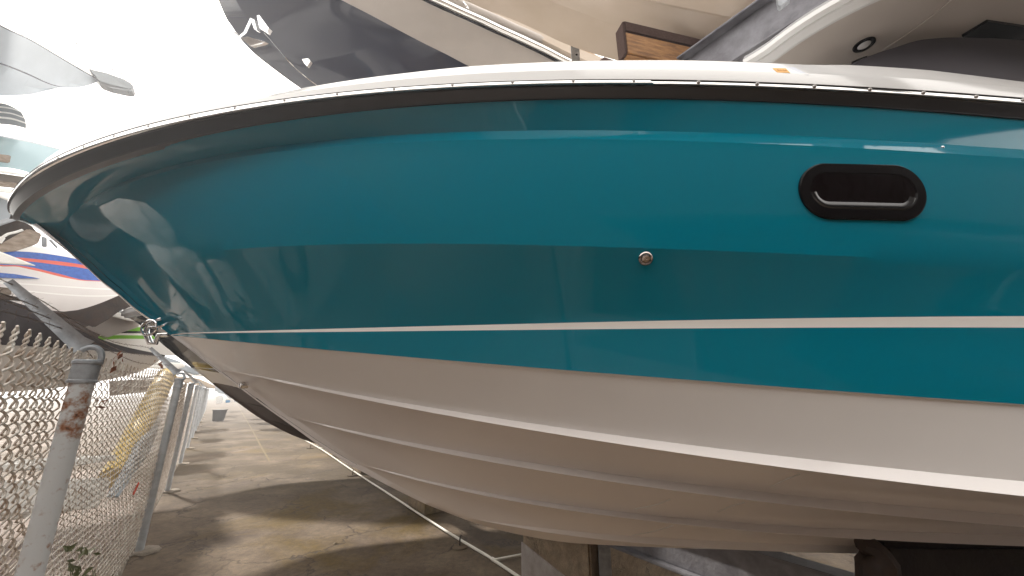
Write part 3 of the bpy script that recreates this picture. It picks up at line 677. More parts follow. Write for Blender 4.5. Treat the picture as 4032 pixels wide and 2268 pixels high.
# ------------------------------------------------------------------ rack: beams, bunks, column
rack = empty('boat_rack', (1.45, 2.39, 0), 'galvanised steel beams and columns of the rack holding the boats', 'boat rack')
def ibeam(name, p0, p1, h, w, matn, parent, tf=.02):
    p0, p1 = Vector(p0), Vector(p1); t = (p1 - p0).normalized(); s = Vector((t.y, -t.x, 0)).normalized(); L = (p1 - p0).length
    mt = Matrix((t, s, Vector((0,0,1)))).transposed().to_4x4(); mt.translation = p0
    b_ = MB(); b_.box((0, -w/2, -tf), (L, w/2, 0), 0, mt); b_.box((0, -w/2, -h), (L, w/2, -h + tf), 0, mt); b_.box((0, -.01, -h + tf), (L, .01, -tf), 0, mt)
    return b_.build(name, [matn], parent, bevel=.004)
top0 = Vector((1.50, 2.33, 4.33))
ibeam('upper_beam', top0 + D * 6, top0 - D * 2.6, .36, .16, 'beamgalv', rack)
# stiffener plate and lug
b_ = MB(); q = P(3075, 0, z=4.1); b_.prism([P(3055, -20, y=1.62), P(3062, 22, y=1.62), P(3072, 25, y=1.62), P(3110, -5, y=1.62), P(3112, -30, y=1.62)], (.02, .03, 0)); b_.build('lug_plate', ['galv'], rack, bevel=.003)
low0 = Vector((1.56, 2.20, .84))
ibeam('lower_beam', low0 + D * 6, low0 - D * 2.3, .26, .12, 'beamgalv', rack)
# column behind with bolt holes
col = MB(); p0 = P(2252, 240, y=3.4); p1 = P(2298, 240, y=3.5)
col.box((p0.x, 3.40, 0), (p0.x + .075, 3.43, 5.6)); col.box((p0.x + .075, 3.401, 0), (p0.x + .095, 3.6, 5.6)); col.build('column', ['galv'], rack, bevel=.003)
for zz in (4.2, 3.6):
    pass
for px, py in ((2253, 182), (2270, 216)):
    q = P(px, py, y=3.398); b_ = MB(); b_.lathe([(.011, .004), (.011, 0), (.0001, 0)], q, (0, -1, 0), 14); b_.build('bolt_hole', ['black'], rack)
# bunks
def bunk(name, pxs, y0, th, root_label, dirx=(1, 0, 0), L=3.0, par=None):
    pass
BK = empty('bunk', P(2470, 200, y=2.39), 'orange timber bunk with brown carpet strip under the cream hull', 'bunk')
z0 = P(2468, 209, y=2.3).z; x0_ = P(2468, 209, y=2.3).x; z1 = P(2487, 122, y=2.3).z; z2 = P(2487, 82, y=2.3).z
M4 = Matrix.Translation(Vector((x0_, 2.3, z0))) @ Matrix.Rotation(R(13), 4, 'Z')
b_ = MB(); b_.prism([M4 @ Vector(v) for v in ((0, .0, 0), (0, .0, z1 - z0), (0, .10, z1 - z0), (0, .10, 0.0))], (M4.to_3x3() @ Vector((.85, 0, 0)))); b_.build('timber', ['wood'], BK, bevel=.012)
b_ = MB(); b_.prism([M4 @ Vector(v) for v in ((-.004, -.010, z1 - z0 - .01), (-.004, -.008, z2 - z0), (-.004, .12, z2 - z0 + .02), (-.004, .11, z1 - z0 - .01))], (M4.to_3x3() @ Vector((.85, 0, 0)))); b_.build('carpet', ['carpet'], BK, bevel=.012)
b_ = MB(); b_.prism([M4 @ Vector(v) for v in ((-.012, -.004, 0), (-.012, -.006, z2 - z0 - .01), (-.012, .115, z2 - z0), (-.012, .11, 0))], (M4.to_3x3() @ Vector((.02, 0, 0)))); b_.build('end_cap', ['carpet'], BK, bevel=.006)
# rough timber and tan hull seen between the boats
b_ = MB(); pts = resample(rowd([(1960, 50, 6.3), (2050, 92, 6.3), (2160, 145, 6.4), (2300, 215, 6.5), (2450, 290, 6.6)]), 8)
for w in (0,): b_.tube(pts, .09, 4)
tag(b_.build('timber_beam', ['palewood']), 'rough orange timber beam behind the navy boat rail', 'beam')
TB = MB(); TB.tube(resample(rowd([(1700, -60, 5.9), (1900, 30, 5.9), (2100, 140, 6.0), (2300, 240, 6.2), (2500, 300, 6.3)]), 8), [.16]*8, 6)
tag(TB.build('tan_spar', ['cream'], smooth=True), 'tan round edged spar between the navy boat and the cream hull', 'spar')
b_ = MB(); b_.prism([P(2355, 241, d=5), P(2378, 222, d=5), P(2420, 236, d=5), P(2450, 262, d=5), P(2355, 262, d=5)], (.1, .3, 0)); tag(b_.build('carpet_pad', ['carpet'], bevel=.01), 'dark carpeted pad peeping over the gunwale under the cream hull', 'pad')

# lower supports: concrete block, dark post, dark bunk
blk = MB()
pa = Vector((.10, 4.10, 0)); pb = Vector((.62, 3.42, 0)); pc = pb + Vector((1.35, .95, 0)); pd = pa + Vector((1.35, .95, 0))
blk.prism([pa, pb, pc, pd], (0, 0, .78)); o = blk.build('concrete_block', ['block'], bevel=.015)
tag(o, 'rough concrete footing block under the teal boat keel', 'block')
# a rendered strip low on its left face
cb = MB(); n_ = (pb - pa).normalized(); nn = Vector((n_.y, -n_.x, 0)); nn = nn if nn.x < 0 else -nn
cb.prism([pa + nn * .002 + Vector((0,0,.0)), pb + nn * .002, pb + nn * .002 + Vector((0,0,.16)), pa + nn * .002 + Vector((0, 0, .30))], nn * .012)
M['render'] = mat('smooth_grey_render', (.40, .36, .34), .8, col2=(.24, .20, .18), vscale=5, bump=.3, bscale=30)
ob = cb.build('render_patch', ['render'], o)
# small far blocks along the aisle under the racks
def fblock(px, py, w, d_, h, lab):
    q = P(px, py, z=0); b_ = MB(); mt = Matrix.Translation(q) @ Matrix.Rotation(math.atan2(D.y, D.x), 4, 'Z')
    b_.box((0, -w, 0), (d_, 0, h), 0, mt); tag(b_.build('concrete_block', ['block'], bevel=.01), lab, 'block', 'concrete blocks beside the white pipe')
fblock(1672, 2030, .45, .6, .42, 'peeling painted concrete block behind the white pipe, nearer the camera')
fblock(1420, 1868, .4, .5, .35, 'dark concrete block behind the pipe below the hull')
fblock(1310, 1800, .4, .5, .35, 'concrete block farther down the pipe, in the shade of the hull')
fblock(1215, 1725, .4, .5, .5, 'pale concrete block at the far end of the white pipe')
dp = MB(); dp.tube(resample([P(3385, 2140, y=1.88), P(3425, 2150, y=1.88), P(3450, 2200, y=1.88), P(3458, 2300, y=1.88), P(3450, 2500, y=1.88)], 12), [.03, .045, .055, .075, .075, .075, .075, .075, .075, .075, .075, .075], 8)
o = dp.build('bunk_bracket', ['rackpost'], smooth=True); tag(o, 'rust brown curved bracket under the keel by the bright gap', 'bracket')
db = MB(); z_ = .93
db.box((1.63, 1.86, .30), (6, 1.99, 1.055)); o = db.build('lower_bunk', ['bunkdark'], bevel=.02); tag(o, 'dark timber bunk carrying the aft keel of the teal boat', 'bunk')

# ------------------------------------------------------------------ chain link fence
fence = empty('chain_link_fence', F1, 'weathered chain link fence with barbed wire arms running along the aisle', 'fence')
posts = [F1 - D * 6.4, F1 - D * 3.2, F1, F2] + [F2 + D * 3.2 * k for k in range(1, 13)]
FH = 1.84
M['post'] = mat('fence_post_zinc', (.50, .52, .54), .5, metal=.3, var=.25, vscale=14, bump=.15, bscale=60)
M['postrust'] = bpy.data.materials.new('rusted_post'); M['postrust'].use_nodes = True
t_ = M['postrust'].node_tree; bs = t_.nodes['Principled BSDF']; tcn = t_.nodes.new('ShaderNodeTexCoord'); sep = t_.nodes.new('ShaderNodeSeparateXYZ')
t_.links.new(tcn.outputs['Object'], sep.inputs[0])
def tnode(k, **kw):
    n_ = t_.nodes.new(k)
    for a_, b in kw.items(): setattr(n_, a_, b)
    return n_
rz = tnode('ShaderNodeMapRange'); rz.inputs[1].default_value = 1.46; rz.inputs[2].default_value = 1.53; t_.links.new(sep.outputs[2], rz.inputs[0])
rz2 = tnode('ShaderNodeMapRange'); rz2.inputs[1].default_value = 1.78; rz2.inputs[2].default_value = 1.54; rz2.inputs[3].default_value = .45; t_.links.new(sep.outputs[2], rz2.inputs[0])
mu = tnode('ShaderNodeMath', operation='MULTIPLY'); t_.links.new(rz.outputs[0], mu.inputs[0]); t_.links.new(rz2.outputs[0], mu.inputs[1])
nz = tnode('ShaderNodeTexNoise'); nz.inputs['Scale'].default_value = 22; nz.inputs['Detail'].default_value = 8; nz.inputs['Roughness'].default_value = .7; t_.links.new(tcn.outputs['Object'], nz.inputs[0])
ad = tnode('ShaderNodeMath', operation='MULTIPLY_ADD'); t_.links.new(mu.outputs[0], ad.inputs[0]); ad.inputs[1].default_value = .15; t_.links.new(nz.outputs[0], ad.inputs[2])
rr_ = tnode('ShaderNodeValToRGB'); e_ = rr_.color_ramp.elements; e_[0].position = .55; e_[0].color = (.56, .57, .58, 1); e_[1].position = .80; e_[1].color = (.06, .022, .012, 1)
n1_ = e_.new(.68); n1_.color = (.33, .22, .17, 1); n2_ = e_.new(.73); n2_.color = (.28, .10, .035, 1)
t_.links.new(ad.outputs[0], rr_.inputs[0]); t_.links.new(rr_.outputs[0], bs.inputs['Base Color']); bs.inputs['Roughness'].default_value = .65
def parrot(o): return o
UPZ = Vector((0, 0, 1))
arms = []
for i, p in enumerate(posts):
    b_ = MB(); r_ = .044 if i == 2 else .037
    lean = Vector((0, 0, 0))
    if i == 2: lean = Vector((.055, 0, 0))
    lo = p + lean + Vector((0, 0, -.02)); hi = p + Vector((0, 0, FH))
    b_.tube([lo, lo.lerp(hi, .33), lo.lerp(hi, .66), hi], r_, 20 if i < 5 else 10)
    b_.build('post', ['postrust' if i in (2,) else 'post'], fence, smooth=True)
    # cap sleeve
    b_ = MB(); b_.lathe([(r_ + .004, -.10), (r_ + .010, -.10), (r_ + .010, -.088), (r_ + .006, -.085), (r_ + .006, -.012), (r_ + .011, -.008), (r_ + .011, .004), (r_ + .002, .012), (.0001, .014)], hi, UPZ, 20)
    b_.build('post_cap', ['galv'], fence, smooth=True)
    if i in (1, 2, 3, 5, 8, 11, 14):
        # eye loop and slanting arm
        b_ = MB(); loop = [hi + D * 0 + (OUT * math.cos(a_) * .045 + UPZ * (math.sin(a_) * .055 + .035)) for a_ in np.linspace(-2.2, 3.4, 18)]
        b_.tube([hi + (-OUT) * (math.cos(a_) * .042) + UPZ * (math.sin(a_) * .055 + .02) for a_ in np.linspace(-.4, 2.5, 14)], .013, 8)
        tip = hi + OUT * .33 + D * -.01 + UPZ * .36
        mid_ = hi + OUT * .03 + UPZ * .07
        for (a_, b2, w0, w1) in ((mid_, tip, .036, .017),):
            t = (b2 - a_).normalized(); s = t.cross(D).normalized(); nn = D
            prof = [(-1, -.3), (-.6, .55), (0, .8), (.6, .55), (1, -.3), (.6, .0), (0, .25), (-.6, .0)]
            v = []
            for f in np.linspace(0, 1, 12):
                w = lerp(w0, w1, f) * (1 + .3 * (f < .05)); c_ = a_.lerp(b2, f)
                v += [c_ + s * (w * q_[0]) + nn * (w * .6 * q_[1]) for q_ in prof]
            k = 8; fcs = [(a2*k+j, a2*k+(j+1)%k, (a2+1)*k+(j+1)%k, (a2+1)*k+j) for a2 in range(11) for j in range(k)] + [tuple(range(k)), tuple(11*k+j for j in range(k))]
            b_.add(v, fcs)
        b_.build('barb_arm', ['galv'], fence, smooth=True, sharp=50)
        arms.append((mid_, tip))
# barbed strands: twisted pair with barbs
def barbed(path, parent, step=.11):
    b_ = MB(); L = 0; pts = resample(path, max(3, int(sum((a_ - b2).length for a_, b2 in zip(path, path[1:])) / .012)))
    if len(pts) > 900: pts = pts[::2]
    for ph in (0, math.pi):
        q = []
        for i, p in enumerate(pts):
            a_ = i * .55 + ph; q.append(p + (UPZ * math.cos(a_) + OUT * math.sin(a_)) * .0016)
        b_.tube(q, .0014, 4, cap=False)
    acc = 0
    for i in range(1, len(pts)):
        acc += (pts[i] - pts[i-1]).length
        if acc > step:
            acc = 0; t = (pts[i] - pts[i-1]).normalized()
            for k in range(2):
                a_ = random.random() * 6.28; d_ = (UPZ * math.cos(a_) + OUT * math.sin(a_) + t * random.uniform(-.3, .3)).normalized()
                b_.tube([pts[i] - d_ * .017, pts[i] + d_ * .017], [.0006, .0006], 3)
    return b_.build('barbed_wire', ['barb'], parent)
for fr_ in (.30, .62, .95):
    pth = []
    for k in range(len(arms)):
        q = arms[k][0].lerp(arms[k][1], fr_)
        pth.append(q)
        if k < min(3, len(arms) - 1):
            n2 = arms[k+1][0].lerp(arms[k+1][1], fr_); pth.append(q.lerp(n2, .5) + Vector((0, 0, -.05 - .03 * fr_)))
    pth = [pth[0] - D * 2] + pth
    barbed(pth[:9], fence)
barbed([arms[1][0].lerp(arms[1][1], .45) - D * 1.4 + UPZ * -.02, arms[1][0].lerp(arms[1][1], .45) + UPZ * -.0, arms[1][0].lerp(arms[1][1], .2) + D * 1.2 - UPZ * .12, arms[2][0] + D * -.3 - UPZ * .03], fence)
# woven mesh
def mesh_bay(a_, b2, wr, nseg, sides, pitch, parent, knuckle):
    b_ = MB(); L = (b2 - a_).length; t = (b2 - a_).normalized(); nn = Vector((t.y, -t.x, 0))
    top_z, bot_z = FH - .02, .05; nrow = int((top_z - bot_z) / pitch)
    ncol = int(L / (pitch * .58)); ox = -nn * .0   # wires pass the post on the aisle side
    base = a_ + OUT * .045
    half_w = L / ncol / 2
    for c_ in range(ncol):
        xc = (c_ + .5) * L / ncol; pts = []
        sag = .012 * math.sin(xc * 3.1) 
        for r_ in range(nrow * 2 + 1):
            z = top_z - r_ * pitch / 2
            sgn = (1 if r_ % 2 == 0 else -1) * (1 if c_ % 2 == 0 else -1)
            xx = xc + sgn * half_w * 1.06; dep = -.004 * sgn
            z2_ = z + .010 * math.sin(xc * 1.7 + z * 2.0) + sag
            bulge = .02 * math.sin(xc * 1.3) * math.sin((z) * 2.4)
            c0 = base + t * xx + UPZ * z2_ + OUT * (dep * 1 + bulge)
            if nseg == 3 and True:
                pts += [c0 - t * (sgn * half_w * .32) + UPZ * pitch * .16 + OUT * (.0045 * sgn), c0 + OUT * -.002, c0 - t * (sgn * half_w * .32) - UPZ * pitch * .16 - OUT * (.0045 * sgn)]
            else: pts.append(c0)
        b_.tube(pts, wr, sides, cap=False)
        if knuckle and c_ % 2 == 0:
            # twisted pair barb at the top of each diamond
            c0 = base + t * (xc + half_w * 1.06) + UPZ * (top_z + .010 * math.sin(xc * 1.7 + top_z * 2) + sag)
            for ph in (0, math.pi):
                q = [c0 + UPZ * (h * .058) + (t * math.cos(h * 9 + ph) + OUT * math.sin(h * 9 + ph)) * (wr * 1.25) for h in np.linspace(-.15, 1, 12)]
                e = 1 if ph == 0 else -1
                q.append(q[-1] + UPZ * .007 + t * (e * .007)); q.append(q[-1] + UPZ * .008 + t * (e * .010 + random.uniform(-.003, .003)))
                b_.tube(q, wr * .95, 6)
    o = b_.build('mesh_panel', ['wire'], parent, smooth=sides > 4, sharp=80); o['kind'] = 'stuff'
    return o
for i in range(len(posts) - 1):
    if i == 1: mesh_bay(posts[1], posts[2], .0042, 3, 6, .092, fence, True)
    elif i == 0: mesh_bay(posts[0], posts[1], .0028, 1, 4, .092, fence, False)
    elif i == 2: mesh_bay(posts[2], posts[3], .0032, 3, 5, .092, fence, True)
    elif i == 3: mesh_bay(posts[3], posts[4], .0026, 1, 4, .092, fence, False)
    elif i < 10: mesh_bay(posts[i], posts[i+1], .0028, 1, 3, .10, fence, False)
# tie wires
for i, zz in ((2, 1.36), (2, .92), (2, .45), (3, 1.0), (3, .5), (3, .2), (3, 1.6), (4, 1.2), (4, .6)):
    q = posts[i] + UPZ * zz; b_ = MB()
    b_.tube([q + OUT * .06 + D * .05] + [q + (-OUT * math.cos(a_) + D * math.sin(a_)) * .0395 + UPZ * a_ * .004 for a_ in np.linspace(-1.9, 1.9, 14)] + [q + OUT * .06 - D * .07 - UPZ * .01], .0016, 5); b_.build('tie_wire', ['galv'], fence)
# tension wire at the bottom + concrete kerb strip
kb = MB(); a_ = posts[0]; b2 = posts[-1]; n = 60; prof = []
rows_k = [[], [], [], []]
for i in range(n + 1):
    f = (i / n) ** 1.6; c_ = a_.lerp(b2, f); j = random.uniform(-.015, .015)
    rows_k[0].append(c_ - OUT * (.075 + j) + UPZ * 0); rows_k[1].append(c_ - OUT * (.055 + j) + UPZ * (.035 + random.uniform(-.008, .008)))
    rows_k[2].append(c_ + OUT * .10 + UPZ * .045); rows_k[3].append(c_ + OUT * .14)
M['kerb'] = concrete_mat('kerb_concrete', (.34, .30, .25), (.22, .18, .14), (.2, .16, .1))
ok = grid_obj('kerb', rows_k, ['kerb'], [0, 0, 0], None, sharp=40); tag(ok, kind='structure')
for i in range(2, 14):
    p = posts[i]; b_ = MB(); k = 14; ring = []
    for h, sc in ((0, 1), (.018, .96), (.030, .80)):
        ring.append([p - OUT * .06 + D * (math.cos(a_) * .13 * sc * random.uniform(.9, 1.15)) - OUT * (math.sin(a_) * .12 * sc * random.uniform(.85, 1.2)) + UPZ * (h + random.uniform(-.003, .003)) for a_ in np.linspace(0, 2*math.pi, k, endpoint=False)])
    v = [q for r_ in ring for q in r_]; f = [(a2*k+j, a2*k+(j+1)%k, (a2+1)*k+(j+1)%k, (a2+1)*k+j) for a2 in range(2) for j in range(k)] + [tuple(2*k+j for j in range(k))]
    b_.add(v, f); b_.build('footing', ['kerb'], fence, smooth=True, sharp=50)

# ------------------------------------------------------------------ pipe on the ground with stakes
pipe = empty('water_pipe', P(1500, 1925, z=0), 'white plastic water pipe running along the ground under the hull', 'pipe')
pp = [(1060, 1642), (1088, 1659), (1120, 1680), (1154, 1701), (1205, 1735), (1260, 1766), (1386, 1851), (1545, 1954), (1666, 2033), (1806, 2122), (1945, 2205), (2029, 2262)]
pw = [P(a_, b, z=.03) for a_, b in pp]; pw.append(pw[-1] + (pw[-1] - pw[-2]) * 2.5)
b_ = MB(); b_.tube(resample(pw, 60), .014, 12); b_.build('pipe_run', ['pvc'], pipe, smooth=True)
b_ = MB(); tj = P(1945, 2205, z=.03); b_.tube([tj, P(2045, 2186, z=.03) + Vector((.05, .02, 0))], .013, 12); b_.build('branch', ['pvc'], pipe, smooth=True)
b_ = MB(); dd = (pw[10] - pw[9]).normalized(); b_.tube([tj - dd * .035, tj + dd * .035], .0185, 14); b_.build('tee', ['pvc'], pipe, smooth=True)
b_ = MB(); tj2 = P(1256, 1764, z=.03); dd = (pw[6] - pw[5]).normalized(); b_.tube([tj2 - dd * .05, tj2 + dd * .05], .022, 12); b_.tube([tj2, tj2 + Vector((.12, .03, .0))], .014, 8); b_.build('coupling', ['pvc'], pipe, smooth=True)
for k, (px, py, lab) in enumerate(((1810, 2152, 'round concrete plug with a bent bolt beside the white pipe, nearest the camera'), (1388, 1872, 'round concrete plug with a bolt halfway down the white pipe'), (1222, 1765, 'round concrete plug with a bolt near the far end of the white pipe'))):
    q = P(px, py, z=0.004); b_ = MB(); rr2 = .105
    st_ = empty('ground_anchor', q, lab, 'anchor plug', 'ground anchors beside the pipe')
    b_.lathe([(rr2, -.01), (rr2 * .97, .008), (rr2 * .9, .012), (.0001, .013)], q, UPZ, 28); b_.build('plug', ['ground'], st_, smooth=True, sharp=50)
    b_ = MB(); b_.tube([q, q + UPZ * .07, q + Vector((.004, 0, .10)), q + Vector((.012, 0, .112)), q + Vector((.022, 0, .108))], .008, 8); b_.build('bolt', ['rackpost'], st_, smooth=True)
# expansion joint
b_ = MB(); jp = [P(a_, b, z=.003) for a_, b in ((930, 1590), (962, 1640), (1005, 1715), (1040, 1780), (1062, 1815))]
M['joint'] = mat('joint_filler', (.12, .085, .03), .9, var=.4, vscale=5)
jr = resample(jp, 20); b_.add([p + Vector((-.03, 0, 0)) for p in jr] + [p + Vector((.03, 0, 0)) for p in jr], [(i, i+1, 21+i, 20+i) for i in range(19)])
tag(b_.build('expansion_joint', ['joint']), kind='structure')

# ------------------------------------------------------------------ wheelie bin down the aisle
q = P(858, 1658, z=0); bn = empty('rubbish_bin', q, 'dark square rubbish bin standing in the aisle by the far fence posts', 'bin')
w0, w1, h_ = .20, .255, .60
b_ = MB(); b_.add([q + Vector((sx_ * w, sy * w, z)) for w, z in ((w0, 0), (w1, h_)) for sx_, sy in ((-1,-1),(1,-1),(1,1),(-1,1))], [(0,1,5,4),(1,2,6,5),(2,3,7,6),(3,0,4,7),(3,2,1,0),(4,5,6,7)]); b_.build('body', ['bin'], bn, bevel=.02)
b_ = MB(); b_.box((q.x - .29, q.y - .29, h_), (q.x + .29, q.y + .29, h_ + .05)); b_.build('rim', ['bin'], bn, bevel=.02)

# ------------------------------------------------------------------ yard beyond the fence: boats, racks, covers
# L1 upper left boat
L1 = empty('motorboat', P(150, 300, d=11), 'pale grey boat with bow railing and anchor, highest at the upper left', 'motorboat', 'boats beyond the fence')
rows1 = [rowd([(-400, 380, 10.2), (0, 377, 10.3), (110, 373, 10.5), (190, 356, 10.8), (240, 345, 11), (270, 346, 11.2)]),
         rowd([(-400, 270, 10.1), (0, 310, 10.2), (100, 338, 10.5), (180, 352, 10.8), (242, 344, 11), (275, 345.5, 11.2)]),
         rowd([(-400, 130, 9.9), (0, 252, 10.0), (110, 295, 10.4), (200, 334, 10.8), (245, 343, 11), (300, 345, 11.25)]),
         rowd([(-400, 120, 9.9), (0, 246, 10.0), (110, 289, 10.4), (200, 330, 10.8), (246, 342, 11), (320, 343, 11.3)]),
         rowd([(-400, -10, 9.6), (0, 190, 9.8), (110, 238, 10.2), (200, 283, 10.7), (290, 330, 11.2), (350, 336, 11.4)]),
         rowd([(-400, -100, 9.3), (0, 103, 9.5), (120, 160, 10), (230, 225, 10.6), (320, 278, 11.1), (392, 319, 11.5)]),
         rowd([(-400, -106, 9.28), (0, 98, 9.48), (120, 155, 9.98), (230, 220, 10.58), (320, 273, 11.08), (393, 316, 11.5)]),
         rowd([(-400, -180, 9.3), (0, 40, 9.6), (120, 105, 10.1), (230, 180, 10.7), (320, 240, 11.2), (398, 300, 11.6)])]
M['slate'] = mat('slate_hull', (.14, .155, .165), .4)
M['softwhite'] = mat('bright_white_gelcoat', (.86, .85, .82), .3)  # even bright white for distant boats, beams and boards
shell('hull', rows1, ['greyhull', 'navy', 'softwhite'], [0, 0, 1, 0, 0, 1, 2], L1, 2.2, 40, 30)
pr = MB(); 
pr.prism(rowd([(345, 268, 11.3), (420, 285, 11.4), (490, 310, 11.5), (522, 330, 11.5), (526, 345, 11.5), (505, 352, 11.5), (430, 335, 11.4), (390, 320, 11.3)]), (-.25, .3, .05)); pr.build('bow_pulpit', ['slate'], L1, bevel=.02)
pr = MB(); pr.prism(rowd([(418, 340, 11.3), (470, 347, 11.35), (515, 352, 11.4), (522, 362, 11.4), (500, 357, 11.4), (440, 346, 11.3)]), (-.1, .15, 0)); pr.tube(rowd([(507, 350, 11.4), (508, 370, 11.4)]), .01, 5); pr.build('anchor', ['slate'], L1)
rl = MB()
rl.tube(resample(rowd([(-60, -5, 9.6), (0, 20, 9.8), (100, 65, 10.1), (200, 117, 10.5), (300, 170, 10.9), (380, 222, 11.2)]), 20), .010, 5)
rl.tube(resample(rowd([(380, 222, 11.2), (430, 240, 11.3), (475, 255, 11.4), (515, 270, 11.5), (538, 283, 11.5), (543, 292, 11.5), (535, 297, 11.5), (500, 293, 11.5), (430, 272, 11.4), (390, 264, 11.3), (370, 268, 11.3)]), 40), .010, 5)
for a_, b in (((303, 172), (232, 196)), ((470, 255), (425, 285)), ((483, 288), (463, 298))): rl.tube([P(*a_, d=11.2), P(*b, d=11.2)], .009, 5)
rl.build('bow_rail', ['slate'], L1)
text_mesh('registration_number', '6383 AS', .13, P(60, 118, d=9.7), P(110, 145, d=9.9) - P(20, 100, d=9.6), UPZ, 'greyhull', L1)
# L2 striped stern
L2 = empty('motorboat', P(30, 450, d=12), 'dark striped boat bottom hanging at the left edge under the pale boat', 'motorboat', 'boats beyond the fence')
rows2 = []; stp = []
ys = [(407, 411), (425, 432), (435, 445), (450, 462), (458, 470), (473, 486), (482, 496), (487, 505)]
for i, (ya, yb) in enumerate([(405, 420), (418, 436), (424, 442), (438, 462), (444, 467), (458, 482), (466, 488), (488, 506)]):
    xr = [50, 78, 84, 96, 98, 102, 103, 103][i]
    rows2.append(rowd([(-300, ya - 25, 12 - .05 * i), (0, ya, 12 - .05 * i), (xr * .6, ya + (yb - ya) * .4, 12 - .05 * i), (xr, yb, 12 - .05 * i)]))
M['slate'] = mat('slate_hull', (.20, .22, .23), .4)
shell('hull', rows2, ['slate', 'softwhite'], [0, 1, 0, 1, 0, 1, 0], L2, 2.0, 20, 30)
# L3 pale blue hull on a bunk
L3 = empty('motorboat', P(100, 600, d=8), 'pale blue boat at the left edge, just above the rounded nose of the teal boat', 'motorboat', 'boats beyond the fence')
rows3 = [rowd([(-400, 690, 7.8), (0, 658, 8), (120, 682, 8.3), (260, 740, 8.7), (380, 800, 9)]), rowd([(-400, 500, 7.5), (0, 575, 7.8), (120, 615, 8.1), (260, 670, 8.6), (390, 740, 9)]),
         rowd([(-400, 430, 7.3), (0, 538, 7.6), (120, 562, 8), (230, 589, 8.4), (400, 640, 9)]), rowd([(-400, 424, 7.3), (0, 532, 7.6), (120, 556, 8), (232, 585, 8.4), (405, 634, 9)])]
shell('hull', rows3, ['paleblue', 'greyhull'], [0, 0, 1], L3, 2.0, 30, 30)
def slab(name, pxs, d_, off_, matn, label=None, cat=None, group=None, bevel=.01, root=None):
    pts = [P(a_, b, d=(c[0] if c else d_)) for a_, b, *c in pxs]
    if isinstance(off_, tuple):   # the body goes away from the aisle, seen end on
        off_ = (sum(pts, Vector()) / len(pts) - Vector((0, 0, CAMZ))).normalized() * Vector(off_).length
    b_ = MB(); b_.prism(pts, off_); o = b_.build(name, [matn], root, bevel=bevel)
    if label: tag(o, label, cat, group)
    return o
slab('bunk', [(-80, 598), (0, 607), (44, 612), (38, 643), (0, 638), (-80, 630)], 7.4, (0, .35, 0), 'greywood', 'short weathered timber block against the pale blue hull', 'bunk', 'weathered timbers beyond the fence')
slab('hull_edge', [(-200, 660), (0, 668), (140, 690), (140, 700), (0, 680), (-200, 672)], 7.3, (-.1, .3, 0), 'softwhite', 'thin white gunwale edge below the pale blue hull', 'gunwale')
slab('rack_beam', [(-200, 665), (0, 682), (160, 705), (160, 730), (0, 712), (-200, 700)], 7.6, (-.2, .4, 0), 'beige', 'pale beige beam left of the teal boat nose', 'beam', 'rack beams beyond the fence')
slab('bunk', [(-200, 700), (0, 712), (160, 728), (160, 752), (0, 735), (-200, 722)], 7.4, (-.1, .4, 0), 'greywood', 'long brown timber under the pale beige beam', 'bunk', 'weathered timbers beyond the fence')
slab('rack_beam', [(-200, 725), (0, 737), (160, 758), (160, 776), (0, 757), (-200, 742)], 7.2, (-.1, .4, 0), 'softwhite', 'white painted beam under the long brown timber', 'beam', 'rack beams beyond the fence')
slab('brace', [(-60, 745), (0, 762), (60, 790), (60, 800), (0, 780), (-60, 758)], 6.6, (-.1, .2, 0), 'softwhite', 'thin white brace crossing behind the boat nose', 'brace')
slab('moored_hull', [(-400, 770), (0, 778), (120, 810), (120, 860), (0, 868), (-400, 880)], 7.4, (-.8, 1.6, 0), 'greyhull', 'plain pale grey hull side behind the boat nose', 'boat')
slab('rack_beam', [(-200, 895), (0, 866), (60, 850), (70, 866), (0, 890), (-200, 925)], 6.4, (0, .2, 0), 'galv', 'galvanised beam with a white flange rising to the right', 'beam', 'rack beams beyond the fence')
slab('rack_beam', [(-150, 1030), (0, 962), (110, 900), (165, 920), (150, 960), (60, 990), (0, 995), (-150, 1100)], 6.2, (.1, .5, .05), 'greywood', 'brown angled timber beam meeting the steel plate behind the bow', 'beam', 'rack beams beyond the fence')
slab('rack_plate', [(-100, 900), (0, 880), (100, 860), (150, 920), (60, 940), (0, 975), (-100, 1010)], 6.5, (.1, .3, 0), 'rackpost', 'dark rusty gusset plate behind the timber beam', 'plate')
b_ = MB(); b_.tube(resample(rowd([(10, 935, 6.1), (30, 922, 6.1), (60, 915, 6.1), (90, 905, 6.1)]), 10), .012, 6); b_.tube(rowd([(-5, 955, 6.1), (10, 935, 6.1)]), .02, 6); tag(b_.build('rope', ['canvas'], smooth=True), 'short pale rope lying on the dark gusset plate', 'rope')
slab('rack_column', [(163, 930), (185, 935), (185, 975), (163, 972)], 6.9, (.05, .1, 0), 'galv', 'short galvanised column between the timber beam and race boat', 'column', bevel=.006)
slab('rack_beam', [(186, 940), (200, 940), (232, 975), (224, 982)], 6.8, (.05, .1, 0), 'galv', 'slanting galvanised brace above the race boat', 'beam', 'rack beams beyond the fence')
